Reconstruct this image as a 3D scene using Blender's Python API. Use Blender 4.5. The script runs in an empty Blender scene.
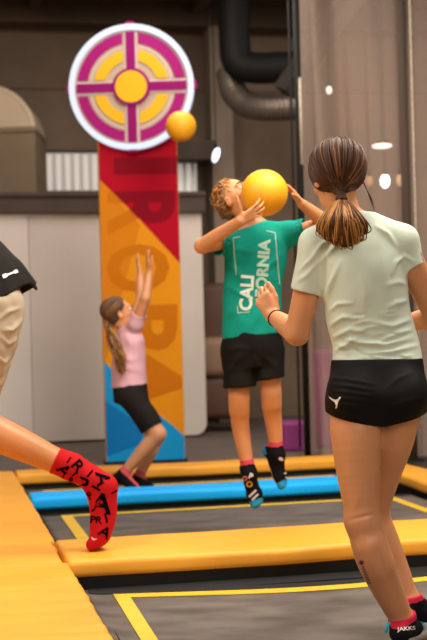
import bpy, bmesh, math, random
import numpy as np
from mathutils import Vector
from mathutils.bvhtree import BVHTree
random.seed(7); rng = np.random.default_rng(7)
scene = bpy.context.scene
COL = scene.collection
PI = math.pi
rad = math.radians

# ------------------------------------------------------------------ camera
FPX, ROLL, PITCH, CAMH = 1300.0, 0.0265, 5/1300.0, 1.05
CAM = np.array([0, 0, CAMH])
RX = np.array([math.cos(ROLL), 0, -math.sin(ROLL)])
FW = np.array([0, math.cos(PITCH), math.sin(PITCH)])
RX = RX - FW*RX.dot(FW); RX /= np.linalg.norm(RX)
UP = np.cross(RX, FW)

def P(x, y, d):
    """world point seen at pixel x, y at distance d along the view axis"""
    return CAM + d*(FW + (x-213.5)/FPX*RX - (y-320)/FPX*UP)

def G(x, y, z):
    d = FW + (x-213.5)/FPX*RX - (y-320)/FPX*UP
    return CAM + d*((z-CAMH)/d[2])

def px(V):
    q = np.asarray(V) - CAM
    d = q@FW
    return np.stack([213.5+FPX*(q@RX)/d, 320-FPX*(q@UP)/d], -1), d

YAW = rad(12.3)
GU = np.array([math.cos(YAW), math.sin(YAW), 0]); GV = np.array([-math.sin(YAW), math.cos(YAW), 0])
def W(s, t, z):
    return GU*s + GV*t + np.array([0, 0, z])
ROTG = YAW

cam = bpy.data.cameras.new('camera'); cam_o = bpy.data.objects.new('camera', cam); COL.objects.link(cam_o)
from mathutils import Matrix
M = Matrix(((RX[0], UP[0], -FW[0], CAM[0]), (RX[1], UP[1], -FW[1], CAM[1]), (RX[2], UP[2], -FW[2], CAM[2]), (0, 0, 0, 1)))
cam_o.matrix_world = M
cam.sensor_fit = 'VERTICAL'; cam.sensor_height = 36; cam.sensor_width = 24
cam.lens = FPX*36/640; cam.clip_start = .05; cam.clip_end = 200
cam.dof.use_dof = True; cam.dof.focus_distance = 4.35; cam.dof.aperture_fstop = 3.5
scene.camera = cam_o

# ------------------------------------------------------------------ materials
def lin(c):
    if isinstance(c, str):
        c = tuple(int(c[i:i+2], 16)/255 for i in (0, 2, 4))
    return tuple((v/12.92 if v <= .04045 else ((v+.055)/1.055)**2.4) for v in c[:3]) + (1,)

def mat(name, col, rough=.6, metal=0, var=.0, scale=8, bump=0, bscale=60, spec=.5, sub=0, emit=None, estr=0, stretch=(1, 1, 1), coat=0, sheen=0, second=None):
    m = bpy.data.materials.new(name); m.use_nodes = True
    nt = m.node_tree; N = nt.nodes; L = nt.links
    b = N['Principled BSDF']
    c = lin(col)
    b.inputs['Base Color'].default_value = c
    b.inputs['Roughness'].default_value = rough
    b.inputs['Metallic'].default_value = metal
    b.inputs['Specular IOR Level'].default_value = spec
    b.inputs['Coat Weight'].default_value = coat
    b.inputs['Sheen Weight'].default_value = sheen
    if sub:
        b.inputs['Subsurface Weight'].default_value = sub
        b.inputs['Subsurface Radius'].default_value = (1, .35, .15)
        b.inputs['Subsurface Scale'].default_value = .012
    if emit:
        b.inputs['Emission Color'].default_value = lin(emit); b.inputs['Emission Strength'].default_value = estr
    if var or bump:
        tc = N.new('ShaderNodeTexCoord'); mp = N.new('ShaderNodeMapping'); mp.inputs['Scale'].default_value = stretch
        L.new(tc.outputs['Object'], mp.inputs['Vector'])
    if var:
        n = N.new('ShaderNodeTexNoise'); n.inputs['Scale'].default_value = scale; n.inputs['Detail'].default_value = 6
        L.new(mp.outputs[0], n.inputs['Vector'])
        r = N.new('ShaderNodeValToRGB')
        r.color_ramp.elements[0].position = .32; r.color_ramp.elements[1].position = .68
        if second:
            c0 = lin(second); c1 = c
        else:
            c0 = tuple(v*(1-var) for v in c[:3])+(1,); c1 = tuple(min(1, v*(1+var)) for v in c[:3])+(1,)
        r.color_ramp.elements[0].color = c0; r.color_ramp.elements[1].color = c1
        L.new(n.outputs['Fac'], r.inputs[0]); L.new(r.outputs[0], b.inputs['Base Color'])
    if bump:
        n2 = N.new('ShaderNodeTexNoise'); n2.inputs['Scale'].default_value = bscale; n2.inputs['Detail'].default_value = 4
        L.new(mp.outputs[0], n2.inputs['Vector'])
        bp = N.new('ShaderNodeBump'); bp.inputs['Strength'].default_value = bump; bp.inputs['Distance'].default_value = .01
        L.new(n2.outputs['Fac'], bp.inputs['Height']); L.new(bp.outputs[0], b.inputs['Normal'])
    return m

# ------------------------------------------------------------------ objects
def to_mesh(name, V, F, smooth=True, mats=(), midx=None):
    me = bpy.data.meshes.new(name)
    V = np.asarray(V, dtype=np.float32).reshape(-1, 3)
    if isinstance(F, np.ndarray):
        nf, k = F.shape
        me.vertices.add(len(V)); me.vertices.foreach_set('co', V.ravel())
        me.loops.add(nf*k); me.loops.foreach_set('vertex_index', F.astype(np.int32).ravel())
        me.polygons.add(nf); me.polygons.foreach_set('loop_start', np.arange(0, nf*k, k, dtype=np.int32))
        me.update(calc_edges=True)
    else:
        me.from_pydata(V.tolist(), [], F)
    for m in mats: me.materials.append(m)
    if midx is not None: me.polygons.foreach_set('material_index', np.asarray(midx, dtype=np.int32))
    me.polygons.foreach_set('use_smooth', np.full(len(me.polygons), bool(smooth)))
    me.update(); me.validate()
    return me

def link(name, me, parent=None, loc=None):
    o = bpy.data.objects.new(name, me); COL.objects.link(o)
    if parent is not None: o.parent = parent
    if loc is not None: o.location = [float(v) for v in loc]
    return o

def tag(o, label=None, cat=None, group=None, kind=None):
    if label: o['label'] = label
    if cat: o['category'] = cat
    if group: o['group'] = group
    if kind: o['kind'] = kind
    return o

def empty(name, loc, label, cat, group=None, rz=0):
    o = bpy.data.objects.new(name, None); COL.objects.link(o); o.location = [float(v) for v in loc]; o.rotation_euler = (0, 0, rz)
    o.empty_display_size = .1
    return tag(o, label, cat, group)

class MB:
    """collects simple shapes into one mesh"""
    def __init__(s): s.V = []; s.F = []; s.M = []
    def add(s, V, F, m=0):
        k = len(s.V); s.V += [tuple(float(c) for c in v) for v in V]; s.F += [tuple(i+k for i in f) for f in F]; s.M += [m]*len(F); return s
    def box(s, lo, hi, m=0, rot=None, org=(0, 0, 0)):
        x0, y0, z0 = lo; x1, y1, z1 = hi
        V = [(x0,y0,z0),(x1,y0,z0),(x1,y1,z0),(x0,y1,z0),(x0,y0,z1),(x1,y0,z1),(x1,y1,z1),(x0,y1,z1)]
        if rot is not None:
            c, q = math.cos(rot), math.sin(rot); V = [(x*c-y*q, x*q+y*c, z) for x, y, z in V]
        V = [(x+org[0], y+org[1], z+org[2]) for x, y, z in V]
        return s.add(V, [(0,3,2,1),(4,5,6,7),(0,1,5,4),(1,2,6,5),(2,3,7,6),(3,0,4,7)], m)
    def tube(s, pts, r, n=10, m=0, cap=True, squash=None):
        pts = [np.asarray(p, float) for p in pts]; k = len(pts)
        rs = r if hasattr(r, '__len__') else [r]*k
        V = []; F = []
        prev = None
        for i in range(k):
            t = pts[min(i+1, k-1)]-pts[max(i-1, 0)]; t = t/(np.linalg.norm(t)+1e-9)
            if prev is None:
                a = np.array([0, 0, 1.]) if abs(t[2]) < .9 else np.array([1., 0, 0])
                e = np.cross(t, a)
            else:
                e = prev - t*prev.dot(t)
            e /= np.linalg.norm(e); prev = e; g = np.cross(t, e)
            for j in range(n):
                q = 2*PI*j/n; V.append(pts[i]+rs[i]*(math.cos(q)*e+math.sin(q)*g))
        for i in range(k-1):
            for j in range(n):
                F.append((i*n+j, i*n+(j+1) % n, (i+1)*n+(j+1) % n, (i+1)*n+j))
        if cap:
            F.append(tuple(range(n))[::-1]); F.append(tuple((k-1)*n+j for j in range(n)))
        return s.add(V, F, m)
    def build(s, name, mats, parent=None, smooth=False, loc=None, bevel=0):
        if not isinstance(mats, (list, tuple)): mats = [mats]
        me = to_mesh(name, s.V, s.F, smooth, mats, s.M)
        o = link(name, me, parent, loc)
        if bevel:
            b = o.modifiers.new('bevel', 'BEVEL'); b.width = bevel; b.segments = 2; b.limit_method = 'ANGLE'
        return o

# ------------------------------------------------------------------ signed-distance modelling of soft bodies
QUAL = 1.0
def unit(v):
    v = np.asarray(v, float); return v/np.linalg.norm(v)
def catmull(A, n):
    A = np.asarray(A, float); k = len(A)
    if k < 3:
        t = np.linspace(0, 1, n)[:, None]; return A[0]*(1-t)+A[-1]*t
    out = []
    for u in np.linspace(0, k-1-1e-9, n):
        i = int(u); f = u-i
        p0, p1, p2, p3 = A[max(i-1, 0)], A[i], A[min(i+1, k-1)], A[min(i+2, k-1)]
        out.append(.5*((2*p1)+(-p0+p2)*f+(2*p0-5*p1+4*p2-p3)*f*f+(-p0+3*p1-3*p2+p3)*f**3))
    return np.array(out)

class SDF:
    def __init__(s, lo, hi, h):
        h = h*QUAL
        s.h = h; s.lo = np.asarray(lo, float)
        n = np.ceil((np.asarray(hi, float)-s.lo)/h).astype(int)+1
        s.ax = [s.lo[i]+h*np.arange(n[i]) for i in range(3)]
        s.f = np.full(tuple(n), 1.0, dtype=np.float32)
    def region(s, lo, hi, pad):
        sl = []
        for i in range(3):
            a = int(np.searchsorted(s.ax[i], lo[i]-pad)); b = int(np.searchsorted(s.ax[i], hi[i]+pad))
            if a >= b: return None, None
            sl.append(slice(a, b))
        X = s.ax[0][sl[0]][:, None, None]; Y = s.ax[1][sl[1]][None, :, None]; Z = s.ax[2][sl[2]][None, None, :]
        return tuple(sl), (X, Y, Z)
    def comb(s, sl, d, k, op='add'):
        a = s.f[sl]; d = d.astype(np.float32)
        if op == 'add':
            r = np.minimum(a, d)
            if k > 0: hh = np.maximum(k-np.abs(a-d), 0)/k; r -= hh*hh*k*.25
        elif op == 'sub':
            d = -d; r = np.maximum(a, d)
            if k > 0: hh = np.maximum(k-np.abs(a-d), 0)/k; r += hh*hh*k*.25
        s.f[sl] = r
    def _cone(s, p, a, b, r1, r2, flat=None):
        q = [p[i]-a[i] for i in range(3)]; ba = b-a
        if flat is not None:
            n, fac = flat; n = unit(n)
            c = q[0]*n[0]+q[1]*n[1]+q[2]*n[2]; g = 1/fac-1
            q = [q[i]+c*n[i]*g for i in range(3)]; ba = ba+n*ba.dot(n)*g
        L2 = max(ba.dot(ba), 1e-12)
        t = np.clip((q[0]*ba[0]+q[1]*ba[1]+q[2]*ba[2])/L2, 0, 1)
        d = np.sqrt((q[0]-t*ba[0])**2+(q[1]-t*ba[1])**2+(q[2]-t*ba[2])**2)-(r1+(r2-r1)*t)
        if flat is not None and flat[1] < 1: d = d*flat[1]
        return d
    def cone(s, a, b, r1, r2, k=.01, op='add', flat=None, clip=()):
        return s.chain([a, b], [r1, r2], k, flat, op, clip, n=1)
    def chain(s, pts, rs, k=.02, flat=None, op='add', clip=(), n=5):
        """one smooth limb through joints; clip = planes (point, outward normal) that cut it off cleanly"""
        A = np.array(pts, float); R_ = np.array(rs, float)[:, None]
        if n > 1 and len(A) > 2:
            Q = catmull(np.hstack([A, R_]), (len(A)-1)*n+1)
        else: Q = np.hstack([A, R_])
        A = Q[:, :3]; r = Q[:, 3]; m = r.max()
        sl, p = s.region(A.min(0)-m, A.max(0)+m, k+3*s.h)
        if sl is None: return s
        d = None
        for i in range(len(A)-1):
            e = s._cone(p, A[i], A[i+1], r[i], r[i+1], flat)
            d = e if d is None else np.minimum(d, e)
        for c, nn in clip:
            nn = unit(nn); d = np.maximum(d, (p[0]-c[0])*nn[0]+(p[1]-c[1])*nn[1]+(p[2]-c[2])*nn[2])
        s.comb(sl, d, k, op); return s
    def ell(s, c, r, axes=None, k=.01, op='add'):
        c = np.asarray(c, float); r = np.asarray(r, float)
        sl, p = s.region(c-r.max(), c+r.max(), k+3*s.h)
        if sl is None: return s
        q = [p[i]-c[i] for i in range(3)]
        if axes is not None:
            q = [q[0]*A[0]+q[1]*A[1]+q[2]*A[2] for A in axes]
        k0 = np.sqrt((q[0]/r[0])**2+(q[1]/r[1])**2+(q[2]/r[2])**2)
        k1 = np.sqrt((q[0]/r[0]**2)**2+(q[1]/r[1]**2)**2+(q[2]/r[2]**2)**2)+1e-9
        s.comb(sl, k0*(k0-1)/k1, k, op); return s
    def loft(s, secs, lat, k=.02, op='add', grow=0, ext=0, power=2.0):
        """secs: (centre, half width, half depth) along a trunk; lat = sideways direction"""
        C = np.array([c for c, a, b in secs]); A = np.array([[a+grow, b+grow] for c, a, b in secs])
        C = catmull(C, 60); A = catmull(A, 60)
        ax = unit(C[-1]-C[0]); lat = unit(np.asarray(lat, float)-ax*np.dot(lat, ax)); dep = np.cross(ax, lat)
        T = (C-C[0])@ax; U_ = (C-C[0])@lat; D_ = (C-C[0])@dep
        o = np.argsort(T); T = T[o]; U_ = U_[o]; D_ = D_[o]; A = A[o]
        m = A.max()
        sl, p = s.region(C.min(0)-m, C.max(0)+m, k+3*s.h)
        if sl is None: return s
        q = [p[i]-C[0][i] for i in range(3)]
        t = q[0]*ax[0]+q[1]*ax[1]+q[2]*ax[2]; u = q[0]*lat[0]+q[1]*lat[1]+q[2]*lat[2]; v = q[0]*dep[0]+q[1]*dep[1]+q[2]*dep[2]
        a = np.interp(t, T, A[:, 0]); b = np.interp(t, T, A[:, 1])
        uu = np.abs((u-np.interp(t, T, U_))/a); vv = np.abs((v-np.interp(t, T, D_))/b)
        d = ((uu**power+vv**power)**(1/power)-1)*np.minimum(a, b)
        d = np.maximum(np.maximum(d, -t-ext), t-T[-1]-ext)
        s.comb(sl, d, k, op); return s
    def cut(s, p, n, lo=None, hi=None):
        """removes everything on the side the normal n points to (inside the box lo..hi)"""
        p = np.asarray(p, float); n = unit(n)
        lo = s.lo if lo is None else lo; hi = [a[-1] for a in s.ax] if hi is None else hi
        sl, q = s.region(lo, hi, 1e-4)
        if sl is None: return s
        d = (q[0]-p[0])*n[0]+(q[1]-p[1])*n[1]+(q[2]-p[2])*n[2]
        s.f[sl] = np.maximum(s.f[sl], d.astype(np.float32)); return s
    def nets(s):
        f = s.f; h = s.h
        f[0] = 1; f[-1] = 1; f[:, 0] = 1; f[:, -1] = 1; f[:, :, 0] = 1; f[:, :, -1] = 1
        b = f < 0
        n = [d-1 for d in f.shape]
        cnt = np.zeros(n, np.int8)
        cs = [(i, j, k) for i in (0, 1) for j in (0, 1) for k in (0, 1)]
        for i, j, k in cs: cnt += b[i:i+n[0], j:j+n[1], k:k+n[2]]
        I, J, K = np.nonzero((cnt > 0) & (cnt < 8))
        idx = np.full(n, -1, np.int32); idx[I, J, K] = np.arange(len(I))
        acc = np.zeros((len(I), 3)); num = np.zeros(len(I))
        val = {c: f[I+c[0], J+c[1], K+c[2]] for c in cs}
        for c in cs:
            for ax in range(3):
                if c[ax]: continue
                e = list(c); e[ax] = 1; e = tuple(e)
                v0, v1 = val[c], val[e]
                m = (v0 < 0) != (v1 < 0)
                t = np.where(m, v0/np.where(m, v0-v1, 1), 0)
                pos = np.array(c, float)[None, :].repeat(len(I), 0); pos[:, ax] = t
                acc[m] += pos[m]; num[m] += 1
        V = np.stack([I, J, K], 1)+acc/num[:, None]
        V = s.lo+V*h
        Q = []
        for ax in range(3):
            u, w = [(1, 2), (2, 0), (0, 1)][ax]
            sa = [slice(None)]*3; sb = [slice(None)]*3
            sa[ax] = slice(0, -1); sb[ax] = slice(1, None)
            A = b[tuple(sa)]; B = b[tuple(sb)]
            e = np.stack(np.nonzero(A != B), 1)
            ok = (e[:, u] > 0) & (e[:, w] > 0) & (e[:, u] < n[u]) & (e[:, w] < n[w]); e = e[ok]
            flip = A[tuple(e.T)]
            def cell(du, dw):
                q = e.copy(); q[:, u] -= du; q[:, w] -= dw; return idx[tuple(q.T)]
            quad = np.stack([cell(1, 1), cell(0, 1), cell(0, 0), cell(1, 0)], 1)
            quad[~flip] = quad[~flip][:, ::-1]
            Q.append(quad)
        return V, np.concatenate(Q)

def normals(V, F):
    a = V[F[:, 2]]-V[F[:, 0]]; b = V[F[:, 3 if F.shape[1] == 4 else 1]]-V[F[:, 1 if F.shape[1] == 4 else 0]]
    n = np.cross(a, b)
    N = np.zeros_like(V)
    for i in range(F.shape[1]): np.add.at(N, F[:, i], n)
    return N/(np.linalg.norm(N, axis=1, keepdims=True)+1e-12)

def relax(V, F, it=2, lam=.5):
    for _ in range(it):
        S = np.zeros_like(V); c = np.zeros(len(V))
        k = F.shape[1]
        for i in range(k):
            np.add.at(S, F[:, i], V[F[:, (i+1) % k]]); np.add.at(c, F[:, i], 1)
            np.add.at(S, F[:, (i+1) % k], V[F[:, i]]); np.add.at(c, F[:, (i+1) % k], 1)
        V = V+lam*(S/c[:, None]-V)
    return V

def seg_dist(Q, A, B):
    A = np.asarray(A, float); B = np.asarray(B, float)
    d = B-A; t = np.clip(((Q-A)@d)/max(d@d, 1e-9), 0, 1)
    return np.linalg.norm(Q-A-t[:, None]*d, axis=1), t

def folds(V, N, strokes, back=False):
    """raises cloth folds; strokes: (pixel polyline, half width px, height m) on the side that faces the photo"""
    q, d = px(V)
    face = np.clip(-((V-CAM)/np.linalg.norm(V-CAM, axis=1, keepdims=True)*N).sum(1)*1.6, 0, 1)
    D = np.zeros(len(V))
    for poly, w, amp in strokes:
        poly = [np.array(p, float) for p in poly]; L = len(poly)-1
        best = np.full(len(V), 1e9); par = np.zeros(len(V))
        for i in range(L):
            ds, t = seg_dist(q, poly[i], poly[i+1]); m = ds < best
            best[m] = ds[m]; par[m] = (i+t[m])/L
        D += amp*np.exp(-(best/w)**2)*(.25+.75*np.sin(PI*np.clip(par, 0, 1)))
    return V+N*(D*face)[:, None]

def wavy(V, N, amp, freq, seed=0):
    r = np.random.default_rng(seed); D = np.zeros(len(V))
    for i in range(7):
        k = r.normal(size=3); k = k/np.linalg.norm(k)*freq*r.uniform(.6, 1.8); D += np.sin(V@k*2*PI+r.uniform(0, 6.3)+1.5*np.sin(V@k[::-1]*3))
    return V+N*(amp*D/3)[:, None]

def strands(paths, radius, n=4, taper=.3):
    """hair: many thin tubes in one mesh; paths (S, K, 3)"""
    A = np.asarray(paths, float); S, K, _ = A.shape
    T = np.gradient(A, axis=1); T /= np.linalg.norm(T, axis=2, keepdims=True)+1e-9
    ref = np.broadcast_to(np.array([.31, .77, .55]), T.shape)
    E = np.cross(T, ref); E /= np.linalg.norm(E, axis=2, keepdims=True)+1e-9; H = np.cross(T, E)
    u = np.linspace(0, 1, K)
    r = np.asarray(radius).reshape(-1, 1)*(taper+(1-taper)*np.sin(PI*np.clip(u*.8+.15, 0, 1)))[None, :]
    V = []
    for j in range(n):
        q = 2*PI*j/n; V.append(A+r[..., None]*(math.cos(q)*E+math.sin(q)*H))
    V = np.stack(V, 2).reshape(-1, 3)                 # S,K,n
    base = (np.arange(S)[:, None, None]*K+np.arange(K-1)[None, :, None])*n
    j = np.arange(n)[None, None, :]; j2 = (j+1) % n
    F = np.stack(np.broadcast_arrays(base+j, base+j2, base+n+j2, base+n+j), -1).reshape(-1, 4)
    per = (K-1)*n
    return V, F, per

def decal(name, polys, target, m, parent, off=.0015, origin=None, cuts=1):
    """lays flat artwork (list of (pixel verts, faces)) onto the surface of a built mesh, as printed or stitched marks"""
    me = target.data; base = np.array(target.matrix_world.translation) if origin is None else np.asarray(origin, float)
    bvh = BVHTree.FromPolygons([tuple(np.array(v.co)+base) for v in me.vertices], [tuple(p.vertices) for p in me.polygons])
    bm = bmesh.new()
    for V, F in polys:
        vs = [bm.verts.new((x, y, 0)) for x, y in V]
        for f in F:
            try: bm.faces.new([vs[i] for i in f])
            except ValueError: pass
    bmesh.ops.triangulate(bm, faces=bm.faces[:])
    if cuts: bmesh.ops.subdivide_edges(bm, edges=bm.edges[:], cuts=cuts, use_grid_fill=True)
    bmesh.ops.triangulate(bm, faces=bm.faces[:])
    bad = []
    for v in bm.verts:
        d = FW+(v.co.x-213.5)/FPX*RX-(v.co.y-320)/FPX*UP; d = d/np.linalg.norm(d)
        loc, nor, i, dist = bvh.ray_cast(Vector(CAM), Vector(d))
        if loc is None: bad.append(v); continue
        if nor.dot(Vector(d)) > 0: nor = -nor
        v.co = loc+nor*off-Vector(base)
    bmesh.ops.delete(bm, geom=bad, context='VERTS')
    long = [f for f in bm.faces if max(e.calc_length() for e in f.edges) > .09]
    bmesh.ops.delete(bm, geom=long, context='FACES')
    for f in bm.faces:
        f.normal_update(); c = f.calc_center_median()+Vector(base)-Vector(CAM)
        if f.normal.dot(c) > 0: f.normal_flip()
    mesh = bpy.data.meshes.new(name); bm.to_mesh(mesh); bm.free(); mesh.materials.append(m)
    return link(name, mesh, parent)

def glyphs(text, at, size, rot=0, sx=1.0, bold=.0, shear=0):
    """text outline as flat polygons in pixel space; at = centre, size = cap height in px, rot clockwise degrees"""
    cu = bpy.data.curves.new('lettering', 'FONT'); cu.body = text; cu.size = 1; cu.align_x = 'CENTER'; cu.offset = bold; cu.resolution_u = 3
    ob = bpy.data.objects.new('lettering', cu); COL.objects.link(ob)
    bpy.context.view_layer.update()
    me = ob.to_mesh(); V = np.array([v.co[:] for v in me.vertices]).reshape(-1, 3); F = [tuple(p.vertices) for p in me.polygons]
    ob.to_mesh_clear(); COL.objects.unlink(ob); bpy.data.objects.remove(ob); bpy.data.curves.remove(cu)
    if len(V) == 0: return ([], [])
    h = .69
    x = (V[:, 0]-(V[:, 0].min()+V[:, 0].max())/2)*sx; y = V[:, 1]-h/2
    x = (x+shear*y)*size/h; y = -y*size/h
    c, s_ = math.cos(rad(rot)), math.sin(rad(rot))
    return (list(zip(at[0]+x*c-y*s_, at[1]+x*s_+y*c)), F)
# ================================================================== THE PLACE
m_pad = mat('yellow_vinyl', 'e6a032', .5, var=.07, scale=3, spec=.3, bump=.12, bscale=9)
m_blue = mat('blue_vinyl', '08a4f2', .5, var=.05, scale=3, spec=.25, bump=.08, bscale=9)
m_skirt = mat('black_skirting', '100e0d', .8)
m_bed = mat('woven_bed', '6c6158', .65, var=.3, scale=3.5, stretch=(1, 2.2, 1), bump=.2, bscale=180, second='453c34')
m_line = mat('yellow_marking', 'dcb02c', .55, var=.06, scale=12)
m_floor = mat('dark_carpet', '5d5048', .9, var=.15, scale=6)
m_wall = mat('brown_wall', '7d6957', .9, var=.16, scale=1.3, bump=.05, bscale=20)
m_ceil = mat('dark_ceiling', '51402f', .9, var=.25, scale=1.2, stretch=(1, 6, 1))
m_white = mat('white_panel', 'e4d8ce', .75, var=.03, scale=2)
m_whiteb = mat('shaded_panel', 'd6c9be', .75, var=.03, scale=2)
m_dark = mat('dark_brown_paint', '4a3c32', .8, var=.15, scale=4)
m_black = mat('black_metal', '14110e', .65, spec=.25)
m_steel = mat('galvanised_steel', '8a7b6d', .35, metal=.8, var=.15, scale=5)
m_beige = mat('beige_duct', 'd6bd9f', .6, var=.08, scale=2)

# ---- floor: sunken pit under the trampolines, raised deck behind
f = MB()
f.box((-3, -1, -.5), (9, 8.62, -.35)); f.box((-3, 8.62, -.5), (9, 15, .08))
fl = f.build('floor', m_floor); fl.rotation_euler.z = ROTG; tag(fl, kind='structure')
f = MB().box((-3, 13.1, .0), (9, 13.3, 4.4))
for i in (6.1, 7.6): f.box((-3, 13.06, .9+.42*i), (9, 13.12, .92+.42*i))
wb = f.build('wall_back', m_wall); wb.rotation_euler.z = ROTG; tag(wb, kind='structure')
f = MB().box((-3, 4.5, 4.25), (9, 13.3, 4.4))
for i in range(6): f.box((-3, 5.6+1.4*i, 4.02), (9, 5.8+1.4*i, 4.26))
for i in range(7): f.box((-2.2+1.6*i, 4.5, 4.14), (-2.1+1.6*i, 13.2, 4.26))
ce = f.build('ceiling', m_ceil); ce.rotation_euler.z = ROTG; tag(ce, kind='structure')

# white partition wall, two boards with a rounded end
def rounded_panel(s0, s1, t0, t1, z0, z1, r, m):
    pts = [(s0, z0)]
    for i in range(9):
        q = -PI/2+PI/2*i/8; pts.append((s1-r+r*math.cos(q), z0+r+r*math.sin(q)))
    pts += [(s1, z1), (s0, z1)]
    n = len(pts); V = [(x, t0, z) for x, z in pts]+[(x, t1, z) for x, z in pts]
    F = [tuple(range(n)), tuple(range(2*n-1, n-1, -1))]+[(i, i+n, (i+1) % n+n, (i+1) % n) for i in range(n)]
    return MB().add(V, F).build('wall_left', m)
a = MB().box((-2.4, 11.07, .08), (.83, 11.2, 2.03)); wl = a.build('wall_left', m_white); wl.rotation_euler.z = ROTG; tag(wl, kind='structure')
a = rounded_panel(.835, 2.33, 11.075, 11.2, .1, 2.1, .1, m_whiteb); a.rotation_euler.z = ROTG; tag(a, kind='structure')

# dark bulkhead over the partition
a = MB().box((-2.4, 11.02, 2.03), (2.36, 11.9, 2.19)); a.box((-2.4, 11.0, 2.17), (2.36, 11.9, 2.21))
o = a.build('trim_1', m_dark, bevel=.008); o.rotation_euler.z = ROTG; tag(o, kind='structure')

# windows with vertical blinds on the back wall
m_win = mat('window_daylight', 'e9e4df', .6, emit='f4efe8', estr=.24)
m_slat = mat('blind_slat', 'efe7df', .7)
def window(n, x0, x1, y0, y1, D, slats):
    c = P((x0+x1)/2, (y0+y1)/2, D); w = (x1-x0)*D/FPX; h = (y1-y0)*D/FPX
    b = MB().box((-w/2, 0, -h/2), (w/2, .02, h/2)); o = b.build('window_%d' % n, m_win, loc=c); o.rotation_euler.z = ROTG; tag(o, kind='structure')
    b = MB()
    for i in range(slats):
        x = -w/2+w*(i+.5)/slats; b.box((x-w/slats*.23, -.03, -h/2+.01), (x+w/slats*.2, -.012, h/2-.01))
    b.build('blind_slats', m_slat, o)
    b = MB()
    t = .025
    b.box((-w/2-t, -.04, -h/2-t), (w/2+t, .03, -h/2)); b.box((-w/2-t, -.04, h/2), (w/2+t, .03, h/2+t))
    b.box((-w/2-t, -.04, -h/2), (-w/2, .03, h/2)); b.box((w/2, -.04, -h/2), (w/2+t, .03, h/2))
    b.build('window_frame', m_dark, o)
window(1, 41, 104, 153, 191, 12.8, 7)
window(2, 172, 197, 158, 207, 12.9, 3)

# column and horizontal gallery edge behind the boy
a = MB().box((2.78, 12.6, .08), (3.0, 12.85, 4.2)); o = a.build('trim_2', mat('grey_column', '8c7a69', .85, var=.1, scale=3)); o.rotation_euler.z = ROTG; tag(o, kind='structure')
a = MB().box((2.2, 12.3, 2.66), (2.75, 12.9, 2.84)); o = a.build('trim_3', m_dark); o.rotation_euler.z = ROTG; tag(o, kind='structure')

# ---- ventilation duct with boxed casing, upper left
c = P(-13, 133, 11.9); r = .445
root = empty('ventilation_duct', c, 'round beige ventilation duct end above a brown casing at upper left', 'duct', rz=0)
b = MB(); n = 40
ring = lambda rr, y: [(rr*math.cos(2*PI*i/n), y, rr*math.sin(2*PI*i/n)) for i in range(n)]
V = ring(r, 0)+ring(r, .7)+ring(r-.03, -.01)+ring(r-.05, -.005)
F = []
for i in range(n):
    j = (i+1) % n
    F += [(i, i+n, j+n, j), (i, j, j+2*n, i+2*n), (i+2*n, j+2*n, j+3*n, i+3*n)]
F += [tuple(range(3*n, 4*n))[::-1], tuple(range(n, 2*n))]
b.add(V, F); b.build('duct_end', m_beige, root, smooth=False)
b = MB().box((-.7, -.18, -.62), (.46, .62, .0)); b.box((-.7, -.2, -.03), (.47, .62, .02))
b.build('casing', mat('casing_paint', '857058', .8, var=.1, scale=3), root, bevel=.01)

# ---- ducts over the boy
def duct(name, pts, r, m, lab, rib=0):
    Cp = catmull(np.array([P(*p) for p in pts]), 60)
    b0 = Cp.mean(0); b = MB()
    rs = np.full(60, r)
    if rib: rs = r+rib*np.sin(np.arange(60)*PI)*1+rib*(np.arange(60) % 2)
    b.tube([p-b0 for p in Cp], rs, 20)
    o = b.build(name, m, smooth=not rib, loc=b0); return tag(o, lab, 'duct')
duct('air_duct', [(234, -40, 11.6), (234, -10, 11.6), (234.5, 40, 11.6), (238, 62, 11.6), (254, 68, 11.6), (280, 67.5, 11.6), (300, 67, 11.6)], .14, m_black, 'black air duct with an elbow hanging from the ceiling')
duct('flexible_duct', [(229, 72, 11.9), (234, 92, 11.8), (246, 104, 11.8), (264, 108, 11.8), (296, 107, 11.8)], .115, mat('silver_duct', '75695e', .4, metal=.5), 'silver flexible duct below the black elbow duct', rib=.008)

# sloping beam behind the net
b0 = P(330, 30, 11.0); A = P(284, 92, 11.0)-b0; B = P(372, -32, 11.0)-b0
b = MB(); b.tube([A, B], .105, 4, squash=None); o = b.build('trim_4', mat('dark_beam', '2c221b', .85), loc=b0); tag(o, kind='structure')

# ---- lamps glowing in the hall, with two added halos beside the brightest
m_lampw = mat('lamp_glow', 'ffffff', .5, emit='eef3ff', estr=7)
m_lampo = mat('warm_lamp_glow', 'ffe2c0', .5, emit='ffdcb8', estr=3.0)
def lamp(x, y, D, w, h, m, lab, tilt=0):
    root = empty('hall_lamp_or_halo', P(x, y, D), lab, 'lamp')
    k = D/FPX; V = []; F = []; nu, nv = 14, 8
    for i in range(nv+1):
        for j in range(nu):
            th = PI*i/nv; ph = 2*PI*j/nu
            V.append((w*k/2*math.sin(th)*math.cos(ph)+tilt*h*k/2*math.cos(th), w*k/2*math.sin(th)*math.sin(ph), h*k/2*math.cos(th)))
    for i in range(nv):
        for j in range(nu): F.append((i*nu+j, (i+1)*nu+j, (i+1)*nu+(j+1) % nu, i*nu+(j+1) % nu))
    MB().add(V, F).build('bulb_or_halo', m, root, smooth=True)
    MB().tube([(0, 0, h*k*.4), (0, 0, h*k*.4+.03), (0, 0, h*k*.4+.05)], [w*k*.3, w*k*.3, .006], 12).tube([(0, 0, h*k*.4+.04), (0, 0, 4.2-P(x, y, D)[2])], .006, 6).build('hanger', m_black, root)
lamp(385, 181, 12, 9, 14, m_lampw, 'bright bluish-white lamp glowing low behind the net at right')
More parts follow.
